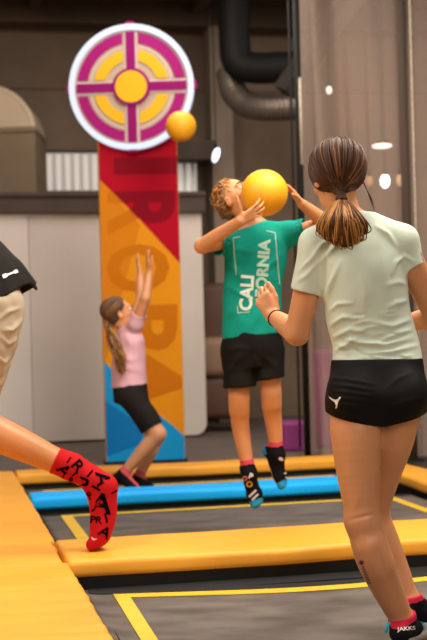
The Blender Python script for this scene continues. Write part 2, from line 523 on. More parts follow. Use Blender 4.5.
lamp(400, 180, 12.2, 8, 13, mat('dim_halo', 'caa078', .5, emit='e0a878', estr=.7), 'dim orange halo of the bright lamp through the net folds, added just right of it')  # not a lamp of its own: the bright lamp's halo, added as a glowing body
lamp(369, 181, 12.2, 8, 12, mat('faint_halo', 'b08a68', .5, emit='d09a6c', estr=.35), 'faint orange halo of the bright lamp through the net folds, added just left of it')  # left flank of the same halo, likewise an added glowing body
lamp(382, 146, 11.6, 20, 4.5, mat('flat_lamp_glow', 'fff0e4', .5, emit='ffeee2', estr=3), 'flat oblong white lamp above the bright lamp behind the net')
lamp(329, 90, 11.6, 5.5, 8, mat('spot_lamp_glow', 'fff6ea', .5, emit='fff2e2', estr=2.2), 'small round white lamp high behind the net near the pole')
lamp(216, 155, 11.8, 7, 15, mat('blue_lamp_glow', 'e8f2ff', .5, emit='d8ebff', estr=2.2), 'small bluish lamp hanging above the boy beside the banner', tilt=.25)

# ---- brown lounge chair behind the boy
m_lea = mat('brown_leather', '5e3d2e', .55, var=.15, scale=6); m_tan = mat('tan_leather', '96735a', .6, var=.1, scale=6)
c = P(222, 419, 11.9); c[2] = .08
root = empty('lounge_chair', c, 'brown lounge chair with rounded back and tan seat behind the jumping boy', 'chair')
def soft_box(name, lo, hi, r, m, parent):
    lo = np.array(lo, float); hi = np.array(hi, float)
    b = MB().box(lo, hi); o = b.build(name, m, parent, smooth=True)
    bv = o.modifiers.new('bevel', 'BEVEL'); bv.width = r; bv.segments = 5
    return o
soft_box('backrest', (-.19, .22, .62), (.19, .36, 1.36), .13, m_lea, root)
soft_box('seat', (-.24, -.24, .5), (.24, .3, .86), .08, m_tan, root)
soft_box('base', (-.22, -.2, .12), (.22, .26, .5), .06, m_lea, root)
b = MB()
for sx in (-1, 1):
    for sy in (-1, 1):
        MB().tube([(sx*.16, sy*.14+.03, 0), (sx*.16, sy*.14+.03, .14)], .02, 8).build('leg', m_black, root)
# purple foam blocks
m_pur = mat('purple_vinyl', '8f2f78', .6, var=.08, scale=4)
for x, w, h, D, lab in ((294, 24, .22, 9.95, 'low magenta padded block behind the boy\'s feet beside the pole'), (326, 22, .75, 10.2, 'tall purple padded block behind the net beside the white-shirted girl')):
    c = P(x, 450, D); c[2] = .08; hw = w*D/FPX/2
    o = MB().box((-hw, -.15, 0), (hw, .15, h)).build('padded_block', m_pur, loc=c, bevel=.02); tag(o, lab, 'padding')

# ================================================================== TRAMPOLINES
FOOT = np.array([.62, 4.42])
def sag(x, y):
    d2 = (x-FOOT[0])**2*.8+(y-FOOT[1])**2*.6
    return -.1*math.exp(-d2/.62)
def bed(s0, s1, t0, t1, z, lab, ls0, ls1, lt0, lt1, near=False):
    root = empty('trampoline', W((s0+s1)/2, (t0+t1)/2, z), lab, 'trampoline', rz=ROTG)
    cs, ct = (s0+s1)/2, (t0+t1)/2
    def zz(s, t):
        p = W(s, t, 0)
        e = min(s-s0, s1-s, t-t0, t1-t)
        fade = max(0, min(1, e/.05))
        return (sag(p[0], p[1])*fade if near else 0)
    def sheet(a0, a1, b0, b1, dz, th, nu, nv):
        V = []; F = []
        for i in range(nu+1):
            for j in range(nv+1):
                s = a0+(a1-a0)*i/nu; t = b0+(b1-b0)*j/nv
                V.append((s-cs, t-ct, zz(s, t)+dz))
        k = len(V); V += [(x, y, w-th) for x, y, w in V]
        q = lambda i, j: i*(nv+1)+j
        for i in range(nu):
            for j in range(nv):
                F.append((q(i, j), q(i+1, j), q(i+1, j+1), q(i, j+1))); F.append((k+q(i, j), k+q(i, j+1), k+q(i+1, j+1), k+q(i+1, j)))
        for i in range(nu): F += [(q(i, 0), k+q(i, 0), k+q(i+1, 0), q(i+1, 0)), (q(i, nv), q(i+1, nv), k+q(i+1, nv), k+q(i, nv))]
        for j in range(nv): F += [(q(0, j), q(0, j+1), k+q(0, j+1), k+q(0, j)), (q(nu, j), k+q(nu, j), k+q(nu, j+1), q(nu, j+1))]
        return V, F
    b = MB(); b.add(*sheet(s0, s1, t0, t1, 0, .006, 60, 60)); b.build('bed', m_bed, root, smooth=True)
    b = MB(); w = .06
    b.add(*sheet(ls0, ls0+w, lt0, lt1, .004, .002, 2, 60)); b.add(*sheet(ls1-w, ls1, lt0, lt1, .004, .002, 2, 60))
    b.add(*sheet(ls0+w, ls1-w, lt1-w, lt1, .004, .002, 60, 2)); b.add(*sheet(ls0+w, ls1-w, lt0, lt0+w, .004, .002, 60, 2))
    b.build('marking_line', m_line, root)
    MB().add(*sheet(s0+.02, s1-.02, t1-.062, t1-.005, .004, .002, 60, 2)).build('border_strip', m_skirt, root)
    b = MB(); hw, hh = (s1-s0)/2, (t1-t0)/2
    for a0, a1, b0, b1 in ((-hw, hw, -hh, -hh+.04), (-hw, hw, hh-.04, hh), (-hw, -hw+.04, -hh+.04, hh-.04), (hw-.04, hw, -hh+.04, hh-.04)):
        b.box((a0, b0, -.1), (a1, b1, -.02))
    for sx in (-1, 1):
        for sy in (-1, 1): b.box((sx*(hw-.03)-.02, sy*(hh-.03)-.02, -.35-z), (sx*(hw-.03)+.02, sy*(hh-.03)+.02, -.08))
    b.build('frame', m_black, root)
    return root
bed(.57, 2.74, 2.4, 5.222, 0, 'nearest dark grey trampoline that the white-shirted girl runs on', .685, 2.62, 2.75, 5.15, near=True)
bed(.57, 2.74, 5.738, 7.267, .02, 'middle dark grey trampoline below the jumping boy, behind the wide yellow pad', .675, 2.61, 5.9, 7.19)
bed(.57, 2.74, 7.478, 8.482, .02, 'farthest grey trampoline under the girl in pink, behind the blue pad', .675, 2.61, 7.62, 8.36)

# safety pads: rounded foam mats with black skirting below
def pad(name, s0, s1, t0, t1, z0, z1, m, lab, cat='pad', group=None, along='s', r=.02, seed=0, bulge=.005, skirt=True, wr=.004, fq=1):
    cs, ct = (s0+s1)/2, (t0+t1)/2
    hl, hw = ((s1-s0)/2, (t1-t0)/2) if along == 's' else ((t1-t0)/2, (s1-s0)/2)
    root = empty(name, W(cs, ct, 0), lab, cat, group, rz=ROTG)
    prof = []
    hz = (z1-z0)/2; cz = (z0+z1)/2
    for qx, qz, a0 in ((1, -1, -PI/2), (1, 1, 0), (-1, 1, PI/2), (-1, -1, PI)):
        for i in range(6):
            q = a0+PI/2*i/5; prof.append((qx*(hw-r)+r*math.cos(q), qz*(hz-r)+r*math.sin(q)))
    full = []
    for i in range(len(prof)):                                   # subdivide the long flats
        A = prof[i]; B = prof[(i+1) % len(prof)]; L = math.hypot(B[0]-A[0], B[1]-A[1]); k = max(1, int(L/.035))
        for j in range(k): full.append((A[0]+(B[0]-A[0])*j/k, A[1]+(B[1]-A[1])*j/k))
    prof = full; n = len(prof)
    N = max(8, int(hl*2/.035)); V = []; F = []
    rr = np.random.default_rng(seed); ph = rr.uniform(0, 6, 6); fr = rr.uniform(3, 9, 6)*fq
    xs = [-hl, -hl+r*.08, -hl+r*.28, -hl+r*.6]+list(np.linspace(-hl+r*1.6, hl-r*1.6, N))+[hl-r*.6, hl-r*.28, hl-r*.08, hl]
    sc = [.0, .5, .86, 1]+[1]*N+[1, .86, .5, 0]
    for x, q in zip(xs, sc):
        ins = (1-q)*r*.6
        for a, z in prof:
            aa = a-math.copysign(min(ins, abs(a)), a); zc = z-math.copysign(min(ins, abs(z)), z)
            w = (.5*math.sin(fr[0]*x+ph[0])+.35*math.sin(fr[1]*x+6*a+ph[1])+.3*math.sin(fr[2]*1.7*x-5*a+ph[2])+.25*math.sin(fr[3]*3*x+9*a+ph[3]))
            if z > 0: zc += bulge*(1-(a/hw)**2)*2+wr*w
            else: zc += wr*.5*w
            aa += math.copysign(wr*.8*w*(1-abs(z)/hz), a)
            V.append((x, aa, zc+cz) if along == 's' else (-aa, x, zc+cz))
    M_ = len(xs)
    for i in range(M_-1):
        for j in range(n): F.append((i*n+j, i*n+(j+1) % n, (i+1)*n+(j+1) % n, (i+1)*n+j)[::-1])
    F.append(tuple(range(n))); F.append(tuple((M_-1)*n+j for j in range(n))[::-1])
    MB().add(V, F).build('foam_cushion', m, root, smooth=True)
    if skirt:
        ix = .03
        if along == 's': lo, hi = (-hl+.01, -hw+ix, -.35), (hl-.01, hw-ix, z0+.012)
        else: lo, hi = (-hw+ix, -hl+.01, -.35), (hw-ix, hl-.01, z0+.012)
        MB().box(lo, hi).build('skirt', m_skirt, root)
    return root
ZB, ZT = .05, .12
pad('safety_pad', .512, 2.74, 5.20, 5.76, ZB, ZT, m_pad, 'wide yellow pad crossing the foreground under the red-socked foot', group=None, seed=3, r=.022)
pad('safety_pad', .522, 2.64, 7.245, 7.50, ZB, ZT, m_blue, 'bright blue pad lying across between two trampolines', seed=5, r=.022, wr=.003)
pad('safety_pad', .522, 3.0, 8.46, 8.70, ZB, ZT, m_pad, 'narrow yellow pad along the far edge below the banner', seed=7)
pad('safety_pad', -1.4, .517, 5.79, 8.70, ZB, ZT, m_pad, 'yellow pad at far left reaching back beyond the blue pad', along='t', seed=9, wr=.007, fq=2)
pad('safety_pad', -1.4, .500, 5.20, 5.785, ZB, ZT, m_pad, 'short yellow pad at left between the seams, beside the wide one', along='t', seed=12, wr=.009, fq=2)
pad('safety_pad', -1.4, .517, 2.3, 5.195, ZB, ZT, m_pad, 'large yellow pad in the lower left corner, nearest the camera', along='t', seed=11, wr=.009, fq=2.6)
pad('safety_pad', 2.75, 3.0, 5.6, 8.455, ZB, ZT, m_pad, 'yellow pad at far right running along under the net', along='t', seed=13)
pad('safety_pad', 2.75, 3.0, 2.6, 5.59, ZB, ZT, m_pad, 'yellow pad edge behind the legs of the white-shirted girl', along='t', seed=15)

# ================================================================== BANNER PILLAR AND SIGN
BD = 9.25
bc = P(146, 463, BD); bc[2] = .08
BR = rad(6)
SC = BD/FPX
ban = empty('banner_pillar', bc, 'tall padded pillar banner in red, orange and blue below the round sign', 'banner', rz=BR)
bw = 79.5*SC/2; bh = (463.2-140)*SC; bt = .16
def q2(x, y):
    """pixel on the photo's banner -> its own face coordinates (metres from the foot's middle, up)"""
    lx = 102+(y-150)*(107-98)/313-3.5; rx = 176+(y-150)*(186-176)/313
    t = (x-(lx+rx)/2)/((rx-lx)/2); return (t*bw, (463.3-y)*SC)
def face(pts, y): return [(q2(*p)[0], y, q2(*p)[1]) for p in pts]
m_or = mat('banner_orange', 'd98c18', .7, spec=.08, var=.05, scale=2); m_ord = mat('banner_dark_orange', 'bf6d0e', .7, spec=.08)
m_or2 = mat('banner_amber', 'cc7a14', .7, spec=.08); m_red = mat('banner_red', 'a80a22', .7, spec=.08); m_redd = mat('banner_dark_red', '80081c', .7, spec=.08)
m_bb = mat('banner_blue', '1b93d0', .7, spec=.08); m_bb2 = mat('banner_deep_blue', '1273b4', .7, spec=.08); m_edge = mat('banner_edge', 'f0a548', .7, spec=.08)
MB().box((-bw, 0, 0), (bw, bt, bh)).build('pillar_core', m_edge, ban, bevel=.012)
def poly(name, pts, m, d):
    """printed field, a thin sheet on the pillar's face"""
    V = face(pts, -d)+face(pts, .002); n = len(pts)
    F = [tuple(range(n)), tuple(range(2*n-1, n-1, -1))]+[(i, i+n, (i+1) % n+n, (i+1) % n) for i in range(n)]
    b = MB().add(V, F); return b.build(name, m, ban)
LX = lambda y: 102+(y-150)*9/313-3.5+.8
RX_ = lambda y: 176+(y-150)*10/313-.5
poly('orange_field', [(LX(139), 139), (RX_(139), 139), (RX_(463), 463), (LX(463), 463)], m_or, .002)
poly('amber_field', [(LX(180), 180), (140, 225), (121, 300), (106, 362), (LX(362), 362)], m_or2, .0025)
poly('red_field', [(LX(139), 139), (RX_(139), 139), (RX_(264), 264), (140, 220), (LX(179), 179)], m_red, .003)
arc = [(150, 410), (160, 416), (170, 424), (178, 431), (RX_(438), 438)]
poly('blue_field', [(LX(360), 360), (125, 384)]+arc+[(RX_(463), 463), (LX(463), 463)], m_bb, .003)
poly('deep_blue_field', [(LX(400), 400), (128, 415), (146, 428), (140, 445), (LX(455), 455)], m_bb2, .0035)
poly('dark_orange_wedge', [(136, 350), (150, 356), (182, 378), (182, 390), (148, 400), (136, 392)], m_ord, .0026)
# tone on tone letters, turned to read downwards
def banner_letter(ch, cy, cx, hgt, wid, m, clip=None):
    V, F = glyphs(ch, (0, 0), 1, rot=90, bold=.035)
    V = np.array(V); w = np.ptp(V[:, 1]); h = np.ptp(V[:, 0])
    V = [(cx+(x-(V[:, 0].min()+V[:, 0].max())/2)/h*hgt, cy+(y-(V[:, 1].min()+V[:, 1].max())/2)/w*wid) for x, y in V]
    bm = bmesh.new(); vs = [bm.verts.new((x, y, 0)) for x, y in V]
    for f_ in F:
        try: bm.faces.new([vs[i] for i in f_])
        except ValueError: pass
    if clip:
        for co, no in clip: bmesh.ops.bisect_plane(bm, geom=bm.verts[:]+bm.edges[:]+bm.faces[:], plane_co=co, plane_no=no, clear_outer=True)
    bm.verts.index_update()
    VV = [v.co.copy() for v in bm.verts]; FF = [tuple(v.index for v in f_.verts) for f_ in bm.faces]; bm.free()
    if not FF: return
    o = MB().add(face([(v.x, v.y) for v in VV], -.0042), [f_[::-1] for f_ in FF]).build('letter', m, ban)
def side(a, b, keep):                                              # clip line through a, b; keep the side holding the point
    n = Vector((-(b[1]-a[1]), b[0]-a[0], 0)); k = Vector((keep[0]-a[0], keep[1]-a[1], 0))
    if n.dot(k) > 0: n = -n
    return (Vector((a[0], a[1], 0)), n)
dg = ((100, 178), (181, 264))
banner_letter('I', 166, 145, 62, 17, m_redd)
banner_letter('R', 213, 141, 66, 44, m_redd, [side(*dg, (170, 190))]); banner_letter('R', 213, 141, 66, 44, m_ord, [side(*dg, (110, 230))])
banner_letter('O', 268, 138, 62, 48, m_ord)
banner_letter('P', 328, 145, 64, 46, m_ord)
MB().box((-bw*1.04, -.01, -.001), (bw*1.04, bt+.02, .02)).build('base_plate', m_black, ban)

# round backlit sign fixed to the pillar's head
sc_ = P(132, 88, BD-.02)
SR = 62.3*SC
sgn = empty('round_sign', sc_, 'round target-like sign with glowing white rim, magenta cross and yellow centre', 'sign', rz=rad(-3))
m_glow = mat('white_neon', '8f98a8', .5, emit='d9e4ff', estr=.72)
m_mag = mat('magenta_acrylic', '98186a', .6, spec=.1, emit='c02a8a', estr=.03); m_mag2 = mat('deep_magenta', '860e5e', .6, spec=.1, emit='98106c', estr=.06)
m_yel = mat('yellow_acrylic', 'd9a422', .6, spec=.1, emit='f0b820', estr=.10); m_bg = mat('sign_beige', 'b39d8b', .6, spec=.1, emit='c8b09c', estr=.06); m_rim = mat('sign_grey_rim', '6d6359', .5)
k = SR/63
def disc(name, r, y0, y1, m, parent, r0=0, n=64):
    b = MB()
    if r0 == 0:
        V = [(r*math.cos(2*PI*i/n), y0, r*math.sin(2*PI*i/n)) for i in range(n)]+[(r*math.cos(2*PI*i/n), y1, r*math.sin(2*PI*i/n)) for i in range(n)]
        F = [tuple(range(n)), tuple(range(2*n-1, n-1, -1))]+[(i, i+n, (i+1) % n+n, (i+1) % n) for i in range(n)]
        b.add(V, F)
    else:
        V = []
        for rr, y in ((r0, y0), (r, y0), (r, y1), (r0, y1)): V += [(rr*math.cos(2*PI*i/n), y, rr*math.sin(2*PI*i/n)) for i in range(n)]
        F = []
        for i in range(n):
            j = (i+1) % n
            for a in range(4): F.append((a*n+i, a*n+j, (a+1) % 4*n+j, (a+1) % 4*n+i))
        b.add(V, F)
    return b.build(name, m, parent)
def sector(name, r0, r1, qx, qz, off, y0, y1, m):
    n = 16; V = []
    for y in (y0, y1):
        for r in (r0, r1):
            a0 = math.asin(off/r); a1 = PI/2-a0
            for i in range(n+1):
                a = a0+(a1-a0)*i/n; V.append((qx*r*k*math.cos(a), y, qz*r*k*math.sin(a)))
    m_ = n+1; F = []
    for i in range(n):
        F += [(i, i+1, m_+i+1, m_+i), (2*m_+i, 3*m_+i, 3*m_+i+1, 2*m_+i+1), (m_+i, m_+i+1, 3*m_+i+1, 3*m_+i), (i, 2*m_+i, 2*m_+i+1, i+1)]
    F += [(0, m_, 3*m_, 2*m_), (n, 2*m_+n, 3*m_+n, m_+n)]
    bmx = MB().add(V, F); o = bmx.build(name, m, sgn)
    bm = bmesh.new(); bm.from_mesh(o.data); bmesh.ops.recalc_face_normals(bm, faces=bm.faces); bm.to_mesh(o.data); bm.free()
    return o
disc('backing', 62.5*k, -.02, .10, m_rim, sgn)
disc('face_panel', 57.5*k, -.032, -.018, m_bg, sgn)
disc('glowing_rim', 63*k, -.06, -.005, m_glow, sgn, r0=57.5*k)
for qx in (-1, 1):
    for qz in (-1, 1):
        sector('magenta_segment', 44.5, 55, qx, qz, 8, -.042, -.03, m_mag)
        sector('pale_segment', 40, 43, qx, qz, 8, -.036, -.03, mat('sign_pale', 'b5a190', .5, emit='e0cdbf', estr=.1))
        sector('yellow_segment', 27, 38, qx, qz, 8, -.042, -.03, m_yel)
for i in range(4):
    q = PI/2*i; c_, s_ = math.cos(q), math.sin(q)
    def bar(hw, r0, r1, y0, y1):
        V = [(r0, -hw), (r1, -hw), (r1, hw), (r0, hw)]
        V = [((x*c_-z*s_)*k, y, (x*s_+z*c_)*k) for y in (y0, y1) for x, z in V]
        return MB().add(V, [(0, 1, 2, 3), (7, 6, 5, 4), (0, 4, 5, 1), (1, 5, 6, 2), (2, 6, 7, 3), (3, 7, 4, 0)])
    bar(6.6, 16, 56, -.038, -.03).build('arm_border', mat('arm_border_white', 'bca99f', .5, emit='d8c4be', estr=.1), sgn)
    bar(4.6, 16, 55.5, -.047, -.03).build('cross_arm', m_mag2, sgn)
    bar(4, 60, 65.5, -.05, .0).build('rim_stud', m_mag, sgn)
disc('hub_ring', 19*k, -.055, -.03, m_mag2, sgn)
disc('hub_centre', 16*k, -.062, -.05, m_yel, sgn)
MB().box((-.2, .10, -.62), (.2, .16, .1)).build('mounting_plate', m_black, sgn)

# ================================================================== NET, POLES
def net_mat():
    m = bpy.data.materials.new('net_mesh_cloth'); m.use_nodes = True; nt = m.node_tree; N = nt.nodes; L = nt.links
    b = N['Principled BSDF']; b.inputs['Base Color'].default_value = lin('bda494'); b.inputs['Roughness'].default_value = .9
    tr = N.new('ShaderNodeBsdfTransparent'); tr.inputs[0].default_value = (.92, .87, .83, 1)
    mx = N.new('ShaderNodeMixShader'); mx.inputs[0].default_value = .40
    L.new(tr.outputs[0], mx.inputs[1]); L.new(b.outputs[0], mx.inputs[2]); L.new(mx.outputs[0], N['Material Output'].inputs[0])
    return m
A = P(303, 460, 9.45); B = P(416, 470, 9.1); E_ = B+(B-A)*.7
b0 = (A+B)/2; b0[2] = .08
d = unit([*(E_-A)[:2], 0]); nn = np.array([-d[1], d[0], 0]); L_ = np.linalg.norm((E_-A)[:2])
V = []; F = []; nu, nv = 240, 24
for i in range(nu+1):
    for j in range(nv+1):
        s_ = L_*i/nu; z = .02+3.85*j/nv
        w = .11*math.sin(s_*15+1.4*math.sin(s_*4)+.3*z)+.04*math.sin(s_*33+1.2*z)+.003*math.sin(s_*80+2)
        w *= .6+.4*math.sin(s_*3.1+z*.5+1)
        p = A+d*s_+nn*w; V.append((p[0]-b0[0], p[1]-b0[1], z))
for i in range(nu):
    for j in range(nv): F.append((i*(nv+1)+j, (i+1)*(nv+1)+j, (i+1)*(nv+1)+j+1, i*(nv+1)+j+1))
net = MB().add(V, F).build('safety_net', net_mat(), smooth=True, loc=b0); tag(net, 'brown see-through safety net hanging in folds behind the white-shirted girl', 'net')
def pole(name, x, y, D, r, m, lab, cat='pole', parts=()):
    c = P(x, y, D); c[2] = .08
    root = empty(name, c, lab, cat)
    MB().tube([(0, 0, 0), (0, 0, 4.1)], r, 14).build('post', m, root, smooth=True)
    MB().box((-.07, -.07, 0), (.07, .07, .015)).build('base_plate', m_black, root)
    for z0, z1, rr, dx, mm, nm in parts:
        MB().tube([(dx, -r-.006, z0), (dx, -r-.006, z1)], rr, 8).build(nm, mm, root, smooth=True)
    return root
m_rope = mat('pale_rope', 'c9b8a4', .8, var=.3, scale=60)
pole('net_pole', 308, 460, 9.3, .024, m_black, 'black net pole with a white strip, left of the white-shirted girl', parts=((2.1, 2.72, .009, .012, m_rope, 'white_strip'), (.08, 4.1, .008, -.055, m_black, 'tension_cable')))
pole('net_pole', 413.5, 470, 8.95, .032, mat('brown_post_cloth', '4b3d33', .9), 'thick brown net pole at the right edge of the picture', parts=((.05, 4.1, .0065, .055, m_rope, 'pale_rope'),))
# ================================================================== PEOPLE
def frame(fwd, up):
    f = unit(fwd); u = np.asarray(up, float); u = unit(u-f*f.dot(u)); return np.cross(f, u), f, u     # right, forward, up

def head(S, c, fwd, up, h=.22, neck=None, face=True):
    """c = middle of the head at eye level; returns eye centres"""
    r_, f_, u_ = frame(fwd, up); q = h/.22; ax = (r_, f_, u_)
    T = lambda x, y, z: c+q*(x*r_+y*f_+z*u_)
    S.ell(T(0, -.012, .03), np.array([.074, .093, .081])*q, ax, .0)
    S.ell(T(0, .028, -.028), np.array([.059, .06, .078])*q, ax, .03*q)
    S.ell(T(0, .036, -.076), np.array([.043, .045, .034])*q, ax, .02*q)
    S.cone(T(0, .066, -.09), T(0, .07, -.095), .02*q, .018*q, .02*q)
    for s_ in (-1, 1):
        S.ell(T(s_*.036, .06, -.03), np.array([.024, .026, .02])*q, ax, .015*q)
        S.cone(T(s_*.012, .088, .022), T(s_*.046, .075, .02), .009*q, .007*q, .012*q)
        S.ell(T(s_*.031, .1, .002), np.array([.017, .019, .011])*q, ax, .012*q, 'sub')
        S.ell(T(s_*.0755, -.006, -.012), np.array([.008, .019, .031])*q, (unit(r_-f_*.35*s_), unit(f_+.35*s_*r_), u_), .005*q)
        S.ell(T(s_*.083, .0, -.008), np.array([.006, .009, .017])*q, ax, .005*q, 'sub')
    S.cone(T(0, .086, .004), T(0, .106, -.032), .008*q, .0125*q, .012*q)
    for s_ in (-1, 1): S.ell(T(s_*.012, .097, -.036), np.array([.009, .01, .008])*q, ax, .006*q)
    S.ell(T(0, .086, -.062), np.array([.023, .011, .0055])*q, ax, .005*q)
    S.ell(T(0, .085, -.071), np.array([.02, .0115, .006])*q, ax, .004*q)
    return [T(s_*.031, .079, .002) for s_ in (-1, 1)], T

def hand(S, w, d, n, l, q=1.0, curl=((.3, .5, .3),)*4, spread=(.12, .03, -.05, -.14), thumb=((.75, .65, .15), (.9, .35, .2), (.95, .2, .2))):
    """w wrist, d towards the fingers, n the way the palm faces, l the thumb side"""
    d = unit(d); n = unit(np.asarray(n, float)-d*np.dot(n, d)); l0 = np.cross(d, n); l = l0 if np.dot(l0, l) > 0 else -l0
    off = (.026, .0085, -.009, -.0255); ln = (.083, .086, .081, .072)
    seg = ((.040, .025, .020), (.044, .028, .021), (.041, .026, .020), (.032, .020, .018)); fr = (.0083, .0085, .008, .007)
    K = [w+q*(d*ln[i]+l*off[i]-n*(.0 if i in (1, 2) else .002)) for i in range(4)]
    for i in range(4):
        S.cone(w+q*l*off[i]*.55, K[i], .0135*q, .0102*q, .013*q)
    S.cone(w+q*(l*.02+d*.025+n*.008), w+q*(d*.06+n*.006-l*.012), .0135*q, .011*q, .014*q)
    for i in range(4):
        p = K[i]; a = 0; c = curl[i if len(curl) > i else 0]
        for k in range(3):
            a += c[k]; dd = unit((d+l*spread[i])*math.cos(a)+n*math.sin(a)); e = p+dd*seg[i][k]*q
            S.cone(p, e, fr[i]*q*(1-.07*k), fr[i]*q*(.93-.09*k), .0035*q); p = e
    p = w+q*(d*.02+l*.02+n*.004)
    for k, (td, ts, tn) in enumerate(thumb):
        e = p+unit(d*td+l*ts+n*tn)*(.046, .034, .027)[k]*q
        S.cone(p, e, (.0135, .0105, .0095)[k]*q, (.0108, .0096, .0078)[k]*q, (.012, .004, .004)[k]*q); p = e

def foot(S, ank, toe, up, q=1.0, grow=0, k=.02, bend=0):
    """ankle joint, direction of the toes, direction away from the sole"""
    t = unit(toe); u = unit(np.asarray(up, float)-t*np.dot(up, t)); s_ = np.cross(t, u); g = grow
    heel = ank-t*.038*q-u*.045*q; ball = ank+t*.11*q-u*.052*q; tb = unit(t+u*bend); tip = ball+tb*.062*q-u*.004*q
    S.cone(ank, heel, .036*q+g, .03*q+g, k)
    S.cone(ank+t*.01*q, ank+t*.085*q-u*.036*q, .036*q+g, .027*q+g, k, flat=None)
    S.cone(heel, ball, .026*q+g, .022*q+g, k)
    for o in (-.021, -.004, .014): S.cone(ank+t*.04*q-u*.04*q, ball+s_*o*q+t*.008*q, .022*q+g, .021*q+g, k)
    for o, w in ((.019, .016), (.004, .014), (-.012, .013), (-.025, .011)): S.cone(ball+s_*o*q, tip+s_*o*q*.95-t*abs(o-.012)*.45*q, .019*q+g, w*q+g, .012)

def finish(S, name, mats, base, parent=None, post=None, smooth_it=1, midx=None):
    V, F = S.nets()
    if smooth_it: V = relax(V, F, smooth_it, .5)
    if post is not None:
        V = post(V, normals(V, F))
    mi = midx(V[F].mean(1)) if midx is not None else None
    me = to_mesh(name, V-base, F, True, mats if isinstance(mats, (list, tuple)) else [mats], mi)
    return link(name, me, parent, base if parent is None else None)

def eyeballs(eyes, fwd, up, base, parent, iris='4a3524', q=1.0):
    m_w = mat('eye_white', 'e8dfd6', .25); m_i = mat('eye_iris', iris, .2); m_p = mat('eye_pupil', '0b0908', .15)
    f_ = unit(fwd)
    for e in eyes:
        b = MB(); nu, nv = 20, 12; r_, f2, u2 = frame(fwd, up); V = []; F = []; Mx = []
        for i in range(nv+1):
            for j in range(nu):
                th = PI*i/nv; ph = 2*PI*j/nu
                V.append(e-base+.0125*q*(math.cos(th)*f2+math.sin(th)*(math.cos(ph)*r_+math.sin(ph)*u2)))
        for i in range(nv):
            for j in range(nu):
                F.append((i*nu+j, i*nu+(j+1) % nu, (i+1)*nu+(j+1) % nu, (i+1)*nu+j)); Mx.append(2 if i < 1 else 1 if i < 3 else 0)
        link('eye', to_mesh('eye', V, F, True, [m_w, m_i, m_p], Mx), parent)

def skin(name, col, var=.07):
    return mat(name, col, .42, var=var, scale=5, bump=.04, bscale=140, sub=.12, spec=.4)

